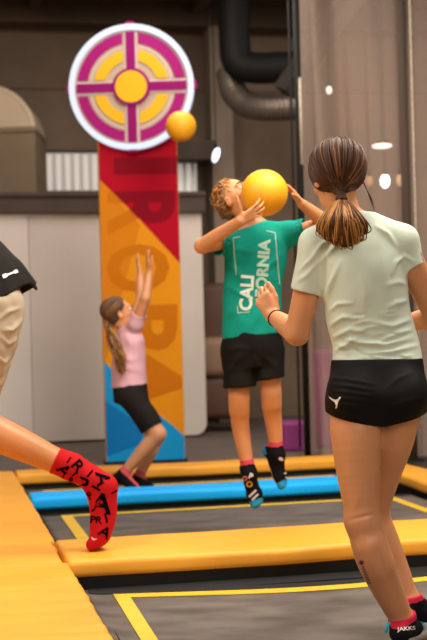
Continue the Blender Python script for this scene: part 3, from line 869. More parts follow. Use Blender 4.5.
# ------------------------------------------------------------------ girl in the pale shirt, nearest
def near_girl():
    D0 = 4.35; s = D0/FPX
    j = lambda x, y, dy=0: P(x, y, D0+dy)
    lo = P(250, 655, D0-.35); hi = P(470, 130, D0+.75)
    box = lambda h: SDF((lo[0]-.05, D0-.32, -.12), (hi[0]+.1, D0+.62, hi[2]+.08), h)
    base = np.array([FOOT[0], FOOT[1]-.0, -.08])
    m_skin = skin('girl_skin', 'cc8c60')
    fwd = np.array([-.3, .95, -.16]); up = np.array([-.05, .12, 1.])
    lat = np.array([1, .1, .0])
    # joints
    hc = j(337, 176, .03)
    secs_t = [(j(377, 405, .03), .13, .08), (j(378, 392, .02), .15, .108), (j(377, 370, .03), .146, .098), (j(374, 340, .04), .133, .084), (j(369, 312, .03), .133, .085), (j(366, 285, .02), .137, .092), (j(362, 262, .02), .14, .088), (j(358, 243, .02), .135, .072), (j(353, 226, .02), .085, .055), (j(350, 215, .02), .055, .045)]
    Ls, Le, Lw = j(316, 250, .02), j(297, 333, .09), j(273, 316, .27)
    Rs, Re, Rw = j(405, 250, .03), j(437, 318, .12), j(406, 322, .30)
    Lh, Lk, La = j(354, 405, .02), j(362.5, 520, .0), j(402, 618, .1)
    Rh, Rk, Ra = j(401, 402, .06), j(372, 512, .24), j(409, 600, .23)
    S = box(.0042)
    eyes, T = head(S, hc, fwd, up, .222)
    S.chain([j(341, 198, .03), j(347, 216, .02), j(352, 228, .02)], [.05, .05, .06], .03)
    S.loft(secs_t, lat, .03, grow=-.008)
    for sh, x in ((Ls, 1), (Rs, -1)): S.cone(j(352, 226, .02), sh, .042, .046, .03)
    # arms
    for sh, el, wr in ((Ls, Le, Lw), (Rs, Re, Rw)):
        S.chain([sh, sh*.55+el*.45, el], [.047, .0455, .041], .02)
        S.chain([el, el*.68+wr*.32, wr*.8+el*.2, wr], [.0405, .039, .030, .026], .018)
    hand(S, Lw, (-.45, .22, .85), (.35, .9, -.1), (.9, -.3, .5), .94, curl=((.55, .9, .6), (.65, 1.0, .6), (.75, 1.0, .7), (.85, 1.1, .7)), thumb=((.85, .5, .1), (1, .12, .05), (1, -.05, .05)), spread=(.08, .0, -.06, -.12))
    hand(S, Rw, (-.8, .35, .3), (.1, .4, -.9), (.1, .8, .5), .94)
    # legs
    S.chain([Lh, j(355.5, 430, .0), j(358, 470, .0), j(361.5, 505, .0), Lk], [.076, .085, .0735, .0605, .058], .03)
    S.chain([Lk, j(371, 549, .01), j(377, 565, .02), j(389, 592, .06), j(398, 611, .09), La], [.057, .062, .0605, .052, .043, .040], .025)
    S.cone(j(370, 545, -.02), j(379, 566, .0), .04, .038, .03)      # calf muscle
    S.chain([Rh, j(391, 440, .1), j(382, 475, .17), Rk], [.076, .077, .063, .055], .03)
    S.chain([Rk, j(383, 540, .24), j(396, 570, .24), Ra], [.054, .056, .047, .036], .025)
    for g, y in ((j(352, 396, -.03), 0), (j(400, 396, -.01), 0)): S.ell(g, (.078, .08, .08), None, .03)
    foot(S, La, (.38, .92, -.06), (0, .1, 1), .98, -.004); foot(S, Ra, (.72, .66, -.12), (-.05, .1, 1), .98, -.004)
    legs_ = [([(347, 521), (362, 517), (379, 513)], 1.8, -.0035), ([(350, 512), (356, 505), (358, 492)], 3.0, .002), ([(376, 508), (374, 496), (371, 484)], 3.0, .002), ([(380, 528), (391, 560), (406, 600)], 3.5, .003), ([(362, 532), (372, 560), (384, 590)], 4, .0025), ([(371, 534), (381, 560), (394, 594)], 2.5, -.0022)]
    body = finish(S, 'person', [m_skin], base, post=lambda V, N: folds(V, N, legs_))
    tag(body, 'girl seen from behind in pale mint T-shirt and black shorts, running on the nearest trampoline', 'person')
    eyeballs(eyes, fwd, up, base, body)

    # ---- T-shirt
    S = box(.0045)
    secs = [(j(377, 374, .04), 48.8*s, .112), (j(375, 345, .05), 44*s, .098), (j(369, 318, .04), 43.2*s, .097), (j(366, 292, .03), 43.5*s, .102), (j(363, 268, .02), 44.5*s, .1), (j(360, 250, .02), 46*s, .09), (j(357, 236, .02), 40*s, .075), (j(352, 224, .02), 24*s, .062), (j(350, 214, .02), 17.5*s, .056)]
    S.loft(secs, lat, .03)
    S.cone(j(349, 222, .02), j(316, 243, .02), .05, .052, .03); S.cone(j(353, 220, .02), j(401, 240, .03), .052, .054, .03)
    la = unit(j(303.5, 297, .05)-j(316, 245, .02)); ra = unit(j(420, 290, .06)-j(402, 243, .03))
    pl = j(305, 291, .05); pr = j(414, 264, .05)
    S.cone(j(316, 245, .02), j(302, 305, .05), .054, .05, .03, clip=[(pl, la)])
    S.cone(j(402, 243, .03), j(421, 296, .06), .055, .053, .03, clip=[(pr, unit(ra*np.array([.8, 1, 1])))])
    S.cone(pl-la*.03, pl+la*.03, .0435, .0455, .0, 'sub'); S.cone(pr-ra*.02, pr+ra*.03, .046, .048, .0, 'sub', clip=[(pr-np.array([.03,0,0]), (-1, 0, 0))])
    hem = j(376, 365, .04); S.cut(hem, unit(np.array([-.06, 0, -1])), lo=(hem[0]-.25, hem[1]-.3, hem[2]-.1), hi=(hem[0]+.25, hem[1]+.3, hem[2]+.03))
    S.cut(j(353, 213.5, 0), unit(np.array([-.08, .12, 1])), lo=j(325, 224, 0)-np.array([0, .3, 0]), hi=j(380, 195, 0)+np.array([0, .4, 0]))
    strokes = [
        ([(334, 352), (352, 341), (382, 345), (412, 338)], 3.2, .008), ([(333, 338), (350, 329), (372, 333)], 3.0, .007), ([(356, 354), (390, 352), (420, 345)], 2.6, .006),
        ([(331, 325), (343, 317), (362, 318)], 2.6, .007), ([(372, 322), (392, 326), (414, 318)], 3, .006), ([(329, 312), (338, 304), (352, 303)], 2.4, .005),
        ([(326, 300), (330, 285), (340, 262)], 3, .006), ([(324, 293), (325, 272), (326, 254)], 2.2, -.005), ([(320, 262), (336, 246), (352, 240)], 3, .006), ([(312, 256), (322, 244), (336, 237)], 2.4, .005),
        ([(296, 282), (306, 276), (318, 262)], 2.4, .004), ([(298, 272), (308, 262), (318, 252)], 2.2, .004), ([(414, 262), (404, 256), (396, 262), (392, 274)], 2.6, .006), ([(410, 300), (396, 303), (386, 309)], 3, .005),
        ([(408, 284), (398, 282), (384, 286)], 3, .004), ([(411, 330), (396, 333), (380, 341)], 2.6, .006), ([(340, 362), (370, 357), (400, 360)], 2.4, .004), ([(376, 226), (388, 234), (396, 246)], 2.6, .005),
        ([(360, 262), (366, 290), (364, 312)], 6, .004), ([(384, 250), (384, 276), (388, 296)], 6, .003), ([(345, 344), (358, 352), (378, 360)], 2.2, -.005)]
    rf = random.Random(21)
    for i in range(16):
        y = rf.uniform(304, 360); x = rf.uniform(336, 402); L = rf.uniform(9, 20); sl = rf.uniform(-.28, .12)
        strokes.append(([(x, y), (x+L*.5, y+sl*L*.5+rf.uniform(-1.5, 1.5)), (x+L, y+sl*L)], rf.uniform(1.3, 2.2), rf.choice((-1, 1, 1))*rf.uniform(.0025, .0045)))
    shirt = finish(S, 't_shirt', [mat('mint_cotton', 'c9d1bd', .85, bump=.12, bscale=260, spec=.2)], base, body,
                   post=lambda V, N: folds(wavy(V, N, .0016, 8, 3), N, [(a, w*.85, h*1.4) for a, w, h in strokes]), smooth_it=2)
    b = MB(); b.tube([shoulder for shoulder in [pl+.0505*(math.cos(q)*unit(np.cross(la, (0, 1, 0)))+math.sin(q)*unit(np.cross(la, np.cross(la, (0, 1, 0)))))-la*.012 - base for q in np.linspace(0, 2*PI, 40)]], .0012, 6, cap=False); b.build('sleeve_seam', mat('seam_thread', 'c2c5b0', .9), shirt, smooth=True)

    # ---- shorts
    S = box(.0045)
    secs = [(j(377, 424, .04), 46*s, .098), (j(377.5, 410, .03), 48.5*s, .117), (j(378, 394, .02), 49*s, .125), (j(377.5, 378, .03), 48.4*s, .116), (j(377, 358, .04), 46.5*s, .104)]
    S.loft(secs, lat, .02)
    S.ell(j(353, 394, -.035), (.086, .088, .09), None, .03); S.ell(j(402, 394, -.015), (.086, .088, .09), None, .03)
    S.cone(Lh, j(356, 436, .0), .0925, .092, .03); S.cone(Rh, j(394, 436, .08), .093, .086, .02)
    c = j(383, 418, -.12); S.cone(c, j(381, 445, -.1), .012, .02, .03, 'sub'); S.cone(j(380.5, 385, -.155), j(383, 420, -.13), .014, .022, .03, 'sub')
    p = j(356, 419, 0); S.cut(p, unit(np.array([-.23, .12, -1])), lo=(p[0]-.2, p[1]-.3, p[2]-.2), hi=(j(382.5, 400)[0], p[1]+.5, p[2]+.06))
    p = j(402, 420, 0); S.cut(p, unit(np.array([.22, .1, -1])), lo=(j(382.5, 400)[0], p[1]-.3, p[2]-.2), hi=(p[0]+.3, p[1]+.5, p[2]+.06))
    p = j(376, 358.5, .04); S.cut(p, (0, 0, 1))
    st = [([(330, 378+6.5*i), (346, 379.5+6.3*i), (372, 384+6.0*i)], 2.0, .0045-.0004*i) for i in range(5)]+[([(331, 411), (352, 417), (376, 421)], 1.8, .003), ([(412, 372), (396, 380), (386, 390)], 2.4, .003), ([(420, 398), (404, 402), (390, 408)], 2.4, .003)]
    shorts = finish(S, 'shorts', [mat('black_jersey', '120e0c', .7, spec=.15, bump=.08, bscale=240)], base, body, post=lambda V, N: folds(V, N, [(a, w, h*1.3) for a, w, h in st]), smooth_it=2)
    m_wh = mat('white_print', 'e9e4da', .7)
    cat_ = [(329.2, 396.2), (330.6, 398.6), (333.2, 400.8), (335.2, 402.2), (336.2, 405.2), (335.6, 408.2), (337, 408), (338, 405), (338.2, 402.2), (339.6, 399.8), (341.2, 397.6), (340.2, 396.8), (338, 398.8), (335.6, 399.4), (332.4, 398.4)]
    decal('leaping_cat_print', [(cat_, [tuple(range(len(cat_)))])], shorts, m_wh, shorts, .002, base)

    # ---- wristband, tattoo
    w0 = Lw*.86+Le*.14; ax_ = unit(Lw-Le); e1 = unit(np.cross(ax_, (0, 0, 1))); e2 = np.cross(ax_, e1)
    MB().tube([w0+.0295*(math.cos(q)*e1+math.sin(q)*e2)-base for q in np.linspace(0, 2*PI, 36)], .0032, 8, cap=False).build('hair_tie_wristband', mat('black_elastic', '120f0e', .7), body, smooth=True)
    r2 = random.Random(4); tat = []
    def leaf(x, y, a, L, w):
        c_, s_ = math.cos(a), math.sin(a); V = [(0, 0), (L*.5, w), (L, 0), (L*.5, -w)]
        tat.append(([(x+u*c_-v*s_, y+u*s_+v*c_) for u, v in V], [(0, 1, 2, 3)]))
    for k in range(9): leaf(361.5, 562.5, k*.7+.2, 3.4, .5)
    for k in range(13):
        f_ = k/12; leaf(362.3+6.6*f_, 566+16.5*f_, 1.15+(.9 if k % 2 else -.9), 3.0, .5)
    for k in range(6): leaf(362.4+6*k/5, 566+15*k/5, 1.15, 3.6, .32)
    decal('tattoo', tat, body, mat('tattoo_ink', '33221c', .6), body, .0008, base, cuts=0)

    # ---- socks
    m_bk = mat('black_sock', '121012', .85, spec=.15, bump=.1, bscale=300); m_pk = mat('pink_cuff', 'c8243f', .85, spec=.2); m_tq = mat('turquoise_sock', '1fa5b4', .85)
    for (ank, toe, kn, grow) in ((La, (.38, .92, -.06), j(389, 592, .06), .004), (Ra, (.72, .66, -.12), j(396, 570, .24), .004)):
        S = SDF(ank-np.array([.16, .16, .14]), ank+np.array([.24, .28, .12]), .0036)
        foot(S, ank, toe, (0, .1, 1), .98, grow)
        up_ = unit(unit(kn-ank)+np.array([.12, 0, .9])); r0 = .044 if ank is La else .040
        S.cone(ank-up_*.01, ank+up_*.07, r0, r0+.004, .02)
        S.cut(ank+up_*.014, up_, lo=ank-np.array([.1, .1, .0]), hi=ank+np.array([.12, .12, .15]))
        t_ = unit(toe); u_ = unit(np.array([0, .1, 1])-t_*t_.dot((0, .1, 1)))
        def mi(C, ank=ank, up_=up_, t_=t_, u_=u_):
            a = (C-ank)@up_; f_ = (C-ank)@t_; z = (C-ank)@u_
            m = np.zeros(len(C), int); m[a > -.005] = 1; m[f_ > .125] = 2; return m
        so = finish(S, 'sock', [m_bk, m_pk, m_tq], base, body, midx=mi)
        if ank is La:
            decal('sock_lettering', [glyphs('JAKKS', (406, 628.5), 3.6, rot=-6, sx=1.25, bold=.02)], so, m_wh, so, .0015, base)
            t2 = MB().tube([j(385.5, 632, .06)-base, j(387.5, 626, .07)-base, j(391.5, 621.5, .08)-base], [.005, .0065, .005], 8).build('heel_tab', m_tq, so, smooth=True)

    # ---- hair: cap, strands gathered into a low ponytail
    r_, f_, u_ = frame(fwd, up); q = .222/.22
    axs = (r_, f_, u_)
    Cc = T(0, -.014, .03); R3 = np.array([.0905, .106, .094])*q
    S = SDF(hc-.2, hc+.2, .004)
    S.ell(Cc, R3, axs, 0); S.ell(T(0, -.055, -.035), np.array([.045, .03, .035])*q, axs, .02)
    S.cut(T(0, .05, .0), unit(f_*.85-u_*.75)); S.cut(T(0, -.02, -.082), unit(-u_+.3*f_)); 
    for s_ in (-1, 1): S.ell(T(s_*.08, .02, -.035), np.array([.03, .04, .045])*q, axs, .01, 'sub')
    hm = [mat('dark_brown_hair', '3f2617', .5, spec=.3), mat('brown_hair', '56331d', .48, spec=.3), mat('golden_brown_hair', '86552c', .48, spec=.3), mat('golden_hair_tips', 'c08845', .5, spec=.3)]
    hair = finish(S, 'hair', [hm[0]], base, body)
    tie = j(341.5, 199.5, -.075)
    tie_l = np.array([(tie-Cc)@a for a in axs])/R3; tie_l /= np.linalg.norm(tie_l)
    paths = []; mids = []
    rr = np.random.default_rng(5); ns = 1500; K = 16
    for i in range(ns):
        az = rr.uniform(-PI, PI); x = math.sin(az); 
        # start on the hairline: across the brow, behind the ears, round the nape
        a = np.array([math.sin(az)*1.0, math.cos(az)*.92, .42*math.cos(az)+.02-.30*(math.cos(az) < -.2)]) if i % 3 else unit(np.array([rr.normal()*.9, rr.normal()*.6-.1, rr.normal()*.8+.2]))
        a = unit(a+rr.normal(size=3)*.05)
        om = math.acos(np.clip(a@tie_l, -1, 1))
        if om < .12: continue
        ts = np.linspace(0, 1, K); ptsl = [(math.sin((1-t)*om)*a+math.sin(t*om)*tie_l)/math.sin(om) for t in ts]
        h_ = 1.0+rr.uniform(0, .045); fl = rr.uniform(-.02, .02)
        pts = []
        for t, p in zip(ts, ptsl):
            p = p/np.linalg.norm(p); sag_ = 1+.028*math.sin(PI*t)*rr.uniform(.6, 1.2)+fl*math.sin(2*PI*t)*.3
            pts.append(Cc+sum(axs[m_]*R3[m_]*p[m_]*h_*sag_ for m_ in range(3)))
        pts = np.array(pts); w_ = np.clip((ts-.8)/.2, 0, 1)[:, None]**2; pts = pts*(1-w_)+(tie+rr.normal(size=3)*.006)*w_
        paths.append(pts-base); mids.append(rr.choice([0, 1, 2], p=[.4, .45, .15]))
    V, F, per = strands(paths, rr.uniform(.0011, .0021, len(paths)))
    me = to_mesh('hair_strands', V, F, True, hm, np.repeat(mids, per)); link('hair_strands', me, hair)
    # ponytail: soft locks that fan out and curl under at the tips
    paths = []; mids = []; rads = []
    NL = 15
    for g in range(NL):
        ang = -1+2*g/(NL-1)+rr.normal()*.05; lay = (g % 3)-1
        a0 = abs(ang)
        st = tie; t1 = j(341.5+6*ang, 205, -.095-.008*lay)
        m1 = j(342+15.5*ang, 217+2*a0, -.122-.03*(1-ang*ang)-.010*lay); m2 = j(342.5+20*ang, 230-1*a0, -.118-.028*(1-ang*ang)-.012*lay)
        e1_ = j(343+17*ang+rr.normal()*1.5, 241-7*a0+rr.normal()*1.5+2*lay, -.105-.02*(1-ang*ang)); cs_ = -1 if ang > 0 else 1
        e2_ = e1_+np.array([cs_*.020, .012, .006]); e3_ = e2_+np.array([cs_*.008, .006, .014])
        core = catmull([st, t1, m1, m2, e1_, e2_, e3_], 26)
        u = np.linspace(0, 1, 26)
        bias = rr.dirichlet([.8, 2.0, 3.0, 3.2])
        for k_ in range(58):
            o = rr.normal(size=3)*np.array([.0085, .006, .005])
            wd = (.35+.9*np.sin(PI*np.clip(u*.95, 0, 1)))[:, None]
            tw = rr.uniform(-1, 1)
            c = core+o*wd+np.stack([np.sin(u*7+g)*.003*u, np.cos(u*6+g*2)*.003*u, tw*.006*u**3], 1)
            n_ = int(26*rr.uniform(.82, 1)); c = catmull(c[:n_], 22)
            paths.append(c-base); mids.append(rr.choice([0, 1, 2, 3], p=bias)); rads.append(rr.uniform(.0014, .0026))
    V, F, per = strands(paths, rads)
    me = to_mesh('ponytail', V, F, True, hm, np.repeat(mids, per)); pt = link('ponytail', me, hair)
    a_ = unit(np.array([.05, -.55, -.8])); e1 = unit(np.cross(a_, (0, 1, 0))); e2 = np.cross(a_, e1)
    for k_ in range(2):
        MB().tube([tie+a_*.006*k_+.0155*(math.cos(t)*e1+math.sin(t)*e2)-base for t in np.linspace(0, 2*PI, 24)], .0045, 8, cap=False).build('hair_tie', hm[0], hair, smooth=True)
    # loose wisps at the right ear
    paths = [np.array(catmull([j(363, 180+k, .0), j(367, 190, -.01), j(370+k*.6, 199, -.01), j(372+k, 206+2*k, -.01)], 12))-base for k in range(4)]
    V, F, per = strands(paths, [.0011]*4); link('loose_wisp', to_mesh('loose_wisp', V, F, True, [hm[1]]), hair)
    return body
near_girl()
# ------------------------------------------------------------------ boy in green, jumping with the ball
def boy():
    D0 = 6.15; s = D0/FPX
    j = lambda x, y, dy=0: P(x, y, D0+dy)
    a, b_ = P(185, 515, D0), P(335, 165, D0)
    box = lambda h: SDF((a[0], D0-.55, a[2]), (b_[0], D0+.32, b_[2]), h)
    base = np.array([j(250, 500)[0], D0, .02])
    m_skin = skin('boy_skin', 'cc8c5e')
    fwd = unit(np.array([.56, -.50, .66])); up = np.array([-.55, .35, .68])
    hc = j(236, 199, -.01); hh = .204
    lat = np.array([1, .06, 0])
    nb = j(254, 226, .03)
    Rs, Re, Rw = j(231, 240, 0), j(202, 246, -.14), j(240, 221, -.31)
    Ls, Le, Lw = j(289, 235, .02), j(327, 224, -.04), j(302, 204, -.15)
    Rh, Rk, Ra = j(239, 345, 0.02), j(239, 397, -.02), j(249, 473, .0)
    Lh, Lk, La = j(268, 345, .03), j(271, 392, .0), j(277, 454, .06)
    S = box(.0048)
    eyes, T = head(S, hc, fwd, up, hh)
    S.chain([hc-unit(up)*.05-unit(fwd)*.02, j(241, 213, .02), nb], [.045, .043, .052], .025)
    secs = [(j(252, 350, .01), 25*s, .08), (j(252, 332, .01), 26*s, .085), (j(253, 300, .01), 24*s, .075), (j(256, 270, .01), 26*s, .082), (j(258, 246, .01), 27*s, .078), (j(257, 232, .02), 18*s, .055)]
    S.loft(secs, lat, .03)
    S.cone(nb, Rs, .038, .038, .03); S.cone(nb, Ls, .038, .038, .03)
    S.chain([Rs, Rs*.5+Re*.5, Re], [.040, .038, .034], .02); S.chain([Re, Re*.65+Rw*.35, Rw*.85+Re*.15, Rw], [.034, .034, .026, .023], .015)
    S.chain([Ls, Ls*.5+Le*.5, Le], [.041, .039, .035], .02); S.chain([Le, Le*.65+Lw*.35, Lw*.85+Le*.15, Lw], [.035, .034, .026, .023], .015)
    # both hands close round the ball
    bc = j(264.5, 193, -.20)
    hand(S, Rw, (.55, -.05, .3), bc-j(247, 214, -.31), (-.35, -.1, .9), .84, curl=((.1, .5, .45), (.15, .5, .45), (.2, .5, .45), (.25, .55, .5)), spread=(.22, .05, -.12, -.28), thumb=((.35, .95, .0), (.25, 1.0, .12), (.3, 1.0, .3)))
    hand(S, Lw, (-.55, -.02, .75), bc-j(291, 195, -.19), (-.6, -.5, -.5), .84, curl=((.15, .45, .4), (.15, .45, .4), (.2, .5, .4), (.2, .5, .4)), spread=(.2, .05, -.1, -.22), thumb=((.45, .9, .1), (.5, .8, .3), (.5, .7, .4)))
    S.chain([Rh, j(239, 372, .0), Rk, j(239.3, 410, -.005)], [.068, .056, .0465, .044], .03)
    S.chain([Rk, j(239.8, 418, .01), j(242, 436, .02), Ra], [.045, .044, .040, .028], .02)
    S.chain([Lh, j(269.5, 370, .01), Lk, j(271.6, 404, .01)], [.068, .056, .0465, .044], .03)
    S.chain([Lk, j(272, 410, .03), j(274, 426, .05), La], [.045, .044, .040, .028], .02)
    ft = ((Ra, unit(np.array([.27, -.28, -.92])), unit(np.array([.1, -.9, .3])), j(242, 436, 0.02)), (La, unit(np.array([.38, -.16, -.9])), unit(np.array([.6, -.6, .3])), j(274, 426, .05)))
    for an, t, u, k_ in ft: foot(S, an, t, u, .86, -.004)
    body = finish(S, 'person', [m_skin], base)
    tag(body, 'boy in green T-shirt jumping in mid-air, holding a yellow ball by his face', 'person')
    eyeballs(eyes, fwd, up, base, body, q=hh/.22)
    r_, f_, u_ = frame(fwd, up); q = hh/.22; axs = (r_, f_, u_)
    m_brow = mat('brow_hair', '6b4526', .7)
    for sd in (-1, 1):
        MB().tube([T(sd*.014, .098, .022)-base, T(sd*.03, .094, .029)-base, T(sd*.048, .078, .024)-base], [.003, .004, .0025], 6).build('eyebrow', m_brow, body, smooth=True)

    # T-shirt
    S = box(.0048)
    secs = [(j(252.5, 352, .01), 31*s, .115), (j(252, 325, .01), 30*s, .108), (j(252, 300, .01), 29.5*s, .1), (j(254, 275, .01), 30*s, .103), (j(257, 250, .01), 32*s, .1), (j(258, 236, .01), 28*s, .085), (j(256, 225, .03), 14*s, .062)]
    S.loft(secs, lat, .03)
    S.cone(j(252, 232, .02), j(233, 239, .0), .05, .052, .03); S.cone(j(262, 231, .02), j(286, 233, .02), .05, .054, .03)
    d1 = unit(Re-Rs); d2 = unit(Le-Ls); p1 = Rs+d1*.105; p2 = Ls+d2*.09
    S.cone(Rs, Rs+d1*.2, .056, .064, .03, clip=[(p1, d1)]); S.cone(Ls, Ls+d2*.2, .056, .064, .03, clip=[(p2, d2)])
    S.cone(p1-d1*.03, p1+d1*.03, .053, .055, 0, 'sub'); S.cone(p2-d2*.03, p2+d2*.03, .053, .055, 0, 'sub')
    h_ = j(252, 336, 0); S.cut(h_, unit(np.array([.10, 0, -1])))
    S.cut(j(247, 226, 0), unit(np.array([-.3, -.25, 1])), lo=j(234, 240, -.2), hi=j(272, 205, .25))
    st = [([(226, 262), (236, 270), (246, 282)], 3, .007), ([(226, 285), (238, 292), (252, 296)], 3, .005), ([(280, 255), (268, 266), (258, 270)], 3, .007), ([(224, 320), (234, 310), (238, 295)], 4, .005), ([(250, 330), (256, 318), (260, 305)], 4, .005), ([(268, 330), (266, 316), (270, 300)], 3, .005), ([(234, 248), (246, 252), (258, 250)], 3, .006), ([(236, 334), (240, 322), (240, 312)], 3, .005)]
    shirt = finish(S, 't_shirt', [mat('green_cotton', '0a8f7c', .85, spec=.2, var=.06, scale=6, bump=.1, bscale=220)], base, body, post=lambda V, N: folds(wavy(V, N, .002, 6, 5), N, st), smooth_it=2)
    m_pr = mat('pale_print', 'cfe0d2', .7); m_pr2 = mat('faded_print', 'a6cdb9', .7)
    decal('lettering', [glyphs('CALI', (246.5, 293), 11.8, rot=-86, sx=1.0, bold=.04)], shirt, m_pr, shirt, .003, base, cuts=1)
    decal('lettering', [glyphs('FORNIA', (262.5, 268), 10.5, rot=-86, sx=1.05, bold=.045)], shirt, m_pr2, shirt, .003, base, cuts=1)
    def line(x0, y0, x1, y1, w=.45):
        n = 8; dx, dy = x1-x0, y1-y0; L = math.hypot(dx, dy); ox, oy = -dy/L*w, dx/L*w
        V = []
        for i in range(n+1): V += [(x0+dx*i/n+ox, y0+dy*i/n+oy), (x0+dx*i/n-ox, y0+dy*i/n-oy)]
        return (V, [(2*i, 2*i+1, 2*i+3, 2*i+2) for i in range(n)])
    for ln in [line(238, 313, 250, 312), line(238, 313, 237.3, 306), line(233, 238, 236.5, 275), line(233, 238, 240, 237), line(275, 233, 279, 285), line(266, 231, 275, 233)]: decal('print_border', [ln], shirt, m_pr2, shirt, .003, base, cuts=0)

    # shorts
    S = box(.0048)
    secs = [(j(253, 366, .01), 29*s, .1), (j(253, 352, .01), 31*s, .115), (j(252.5, 338, .01), 30*s, .112), (j(252, 326, .01), 28*s, .1)]
    S.loft(secs, lat, .03)
    e1, e2 = j(239.5, 400, -.03), j(270, 392, -.02)
    c1 = j(239.6, 387, -.022); c2 = j(269, 379, -.011)
    S.cone(j(240, 350, .0), e1, .082, .074, .03, clip=[(c1, (.05, 0, -1))]); S.cone(j(267, 350, .01), e2, .082, .071, .015, clip=[(c2, (.1, 0, -1))])
    S.cone(c1+np.array([0, 0, .035]), c1-np.array([0, 0, .04]), .063, .066, 0, 'sub'); S.cone(c2+np.array([0, 0, .035]), c2-np.array([0, 0, .04]), .059, .062, 0, 'sub')
    S.cut(j(252, 329, 0), (0, 0, 1))
    st = [([(228, 375), (236, 362), (246, 352)], 3, .006), ([(250, 385), (250, 370), (253, 358)], 2.5, .006), ([(262, 376), (258, 364), (254, 356)], 2.5, .006), ([(280, 372), (270, 362), (260, 355)], 3, .006), ([(226, 352), (240, 348), (256, 350)], 2.5, .004)]
    shorts = finish(S, 'shorts', [mat('black_sport_cloth', '14110f', .75, spec=.15, bump=.08, bscale=200)], base, body, post=lambda V, N: folds(wavy(V, N, .002, 5, 8), N, st), smooth_it=2)

    # socks
    m_bk = mat('black_grip_sock', '110f15', .85, spec=.15); m_pk = mat('red_cuff', 'd04450', .85); m_tq = mat('blue_toe', '1d8fbe', .85); m_yl = mat('yellow_sole', 'd6c020', .85)
    m_wh = mat('sock_white_print', 'd8d0cc', .8); m_y2 = mat('sock_yellow_print', 'e0a21c', .8); m_p2 = mat('sock_pink_print', 'd07a88', .8)
    socks = []
    for an, t, u, kn in ft:
        S = SDF(an-np.array([.2, .22, .26]), an+np.array([.2, .16, .14]), .0042)
        foot(S, an, t, u, .86, .003)
        up_ = unit(kn-an); S.cone(an-up_*.01, an+up_*.12, .032, .036, .02); S.cut(an+up_*.064, up_)
        t_ = unit(t); u_ = unit(u-t_*t_.dot(u))
        def mi(C, an=an, up_=up_, t_=t_, u_=u_):
            f_ = (C-an)@t_; a_ = (C-an)@up_; z = (C-an)@u_
            m = np.zeros(len(C), int); m[a_ > .04] = 1; m[(z < -.052) & (f_ > -.02)] = 3; m[f_ > .125] = 2; m[(f_ < -.02) & (z < -.03)] = 2; return m
        socks.append(finish(S, 'sock', [m_bk, m_pk, m_tq, m_yl], base, body, midx=mi))
    def ringd(x, y, r, w, n=20):
        V = []
        for i in range(n): c_, s_ = math.cos(2*PI*i/n), math.sin(2*PI*i/n); V += [(x+r*c_, y+r*s_), (x+(r-w)*c_, y+(r-w)*s_)]
        return (V, [(2*i, 2*i+1, (2*i+3) % (2*n), (2*i+2) % (2*n)) for i in range(n)])
    for ln in (line(249, 497, 256, 490, 1.0), line(252, 500, 258, 494, 1.0), glyphs('P', (251, 476), 5, rot=20, bold=.05)): decal('sock_print', [ln], socks[0], m_wh, socks[0], .002, base, cuts=0)
    decal('sock_print', [ringd(249.5, 484, 3.2, 1.4)], socks[0], m_y2, socks[0], .002, base, cuts=0)
    decal('sock_print', [ringd(245, 478.5, 2.6, 1.4)], socks[0], m_p2, socks[0], .002, base, cuts=0)
    for ln in (line(279, 458, 283, 460, 1.4), line(284, 474, 287, 472, 1.0), line(285, 478, 288, 476, .8)): decal('sock_print', [ln], socks[1], m_wh, socks[1], .002, base, cuts=0)

    # short curly hair
    S = SDF(hc-.19, hc+.19, .004)
    S.ell(T(0, -.018, .036), np.array([.079, .086, .081])*q, axs, 0)
    S.ell(T(0, -.05, -.015), np.array([.066, .045, .055])*q, axs, .03)
    S.cut(T(0, .047, .055), unit(f_*.9+u_*-.35)); 
    for sd in (-1, 1): S.ell(T(sd*.085, .018, -.02), np.array([.03, .032, .04])*q, axs, .008, 'sub')
    hm = [mat('sandy_hair', '8a5a2c', .5), mat('light_sandy_hair', 'b57e42', .5), mat('dark_sandy_hair', '5d3a1c', .5)]
    hair = finish(S, 'hair', [hm[0]], base, body, post=lambda V, N: wavy(V, N, .004, 22, 4))
    rr = np.random.default_rng(11); paths = []; mids = []
    bv = [np.array(v.co)+base for v in hair.data.vertices]; nv_ = [np.array(v.normal) for v in hair.data.vertices]
    for i in range(420):
        k_ = rr.integers(len(bv)); p = bv[k_]; n_ = nv_[k_]; e = unit(np.cross(n_, rr.normal(size=3))); g = np.cross(n_, e)
        R_ = rr.uniform(.008, .016); ph = rr.uniform(0, 6.3); tt = np.linspace(0, 4.4, 12)
        c = p[None]+e[None]*(R_*np.cos(tt+ph))[:, None]+g[None]*(R_*np.sin(tt+ph))[:, None]+n_[None]*(.0005+.007*np.sin(tt/4.4*PI))[:, None]-u_[None]*(tt*.0025)[:, None]
        paths.append(c-base); mids.append(rr.choice([0, 1, 2], p=[.4, .4, .2]))
    V, F, per = strands(paths, rr.uniform(.002, .0038, len(paths)))
    link('hair_curls', to_mesh('hair_curls', V, F, True, hm, np.repeat(mids, per)), hair)
    return bc
BALLC = boy()

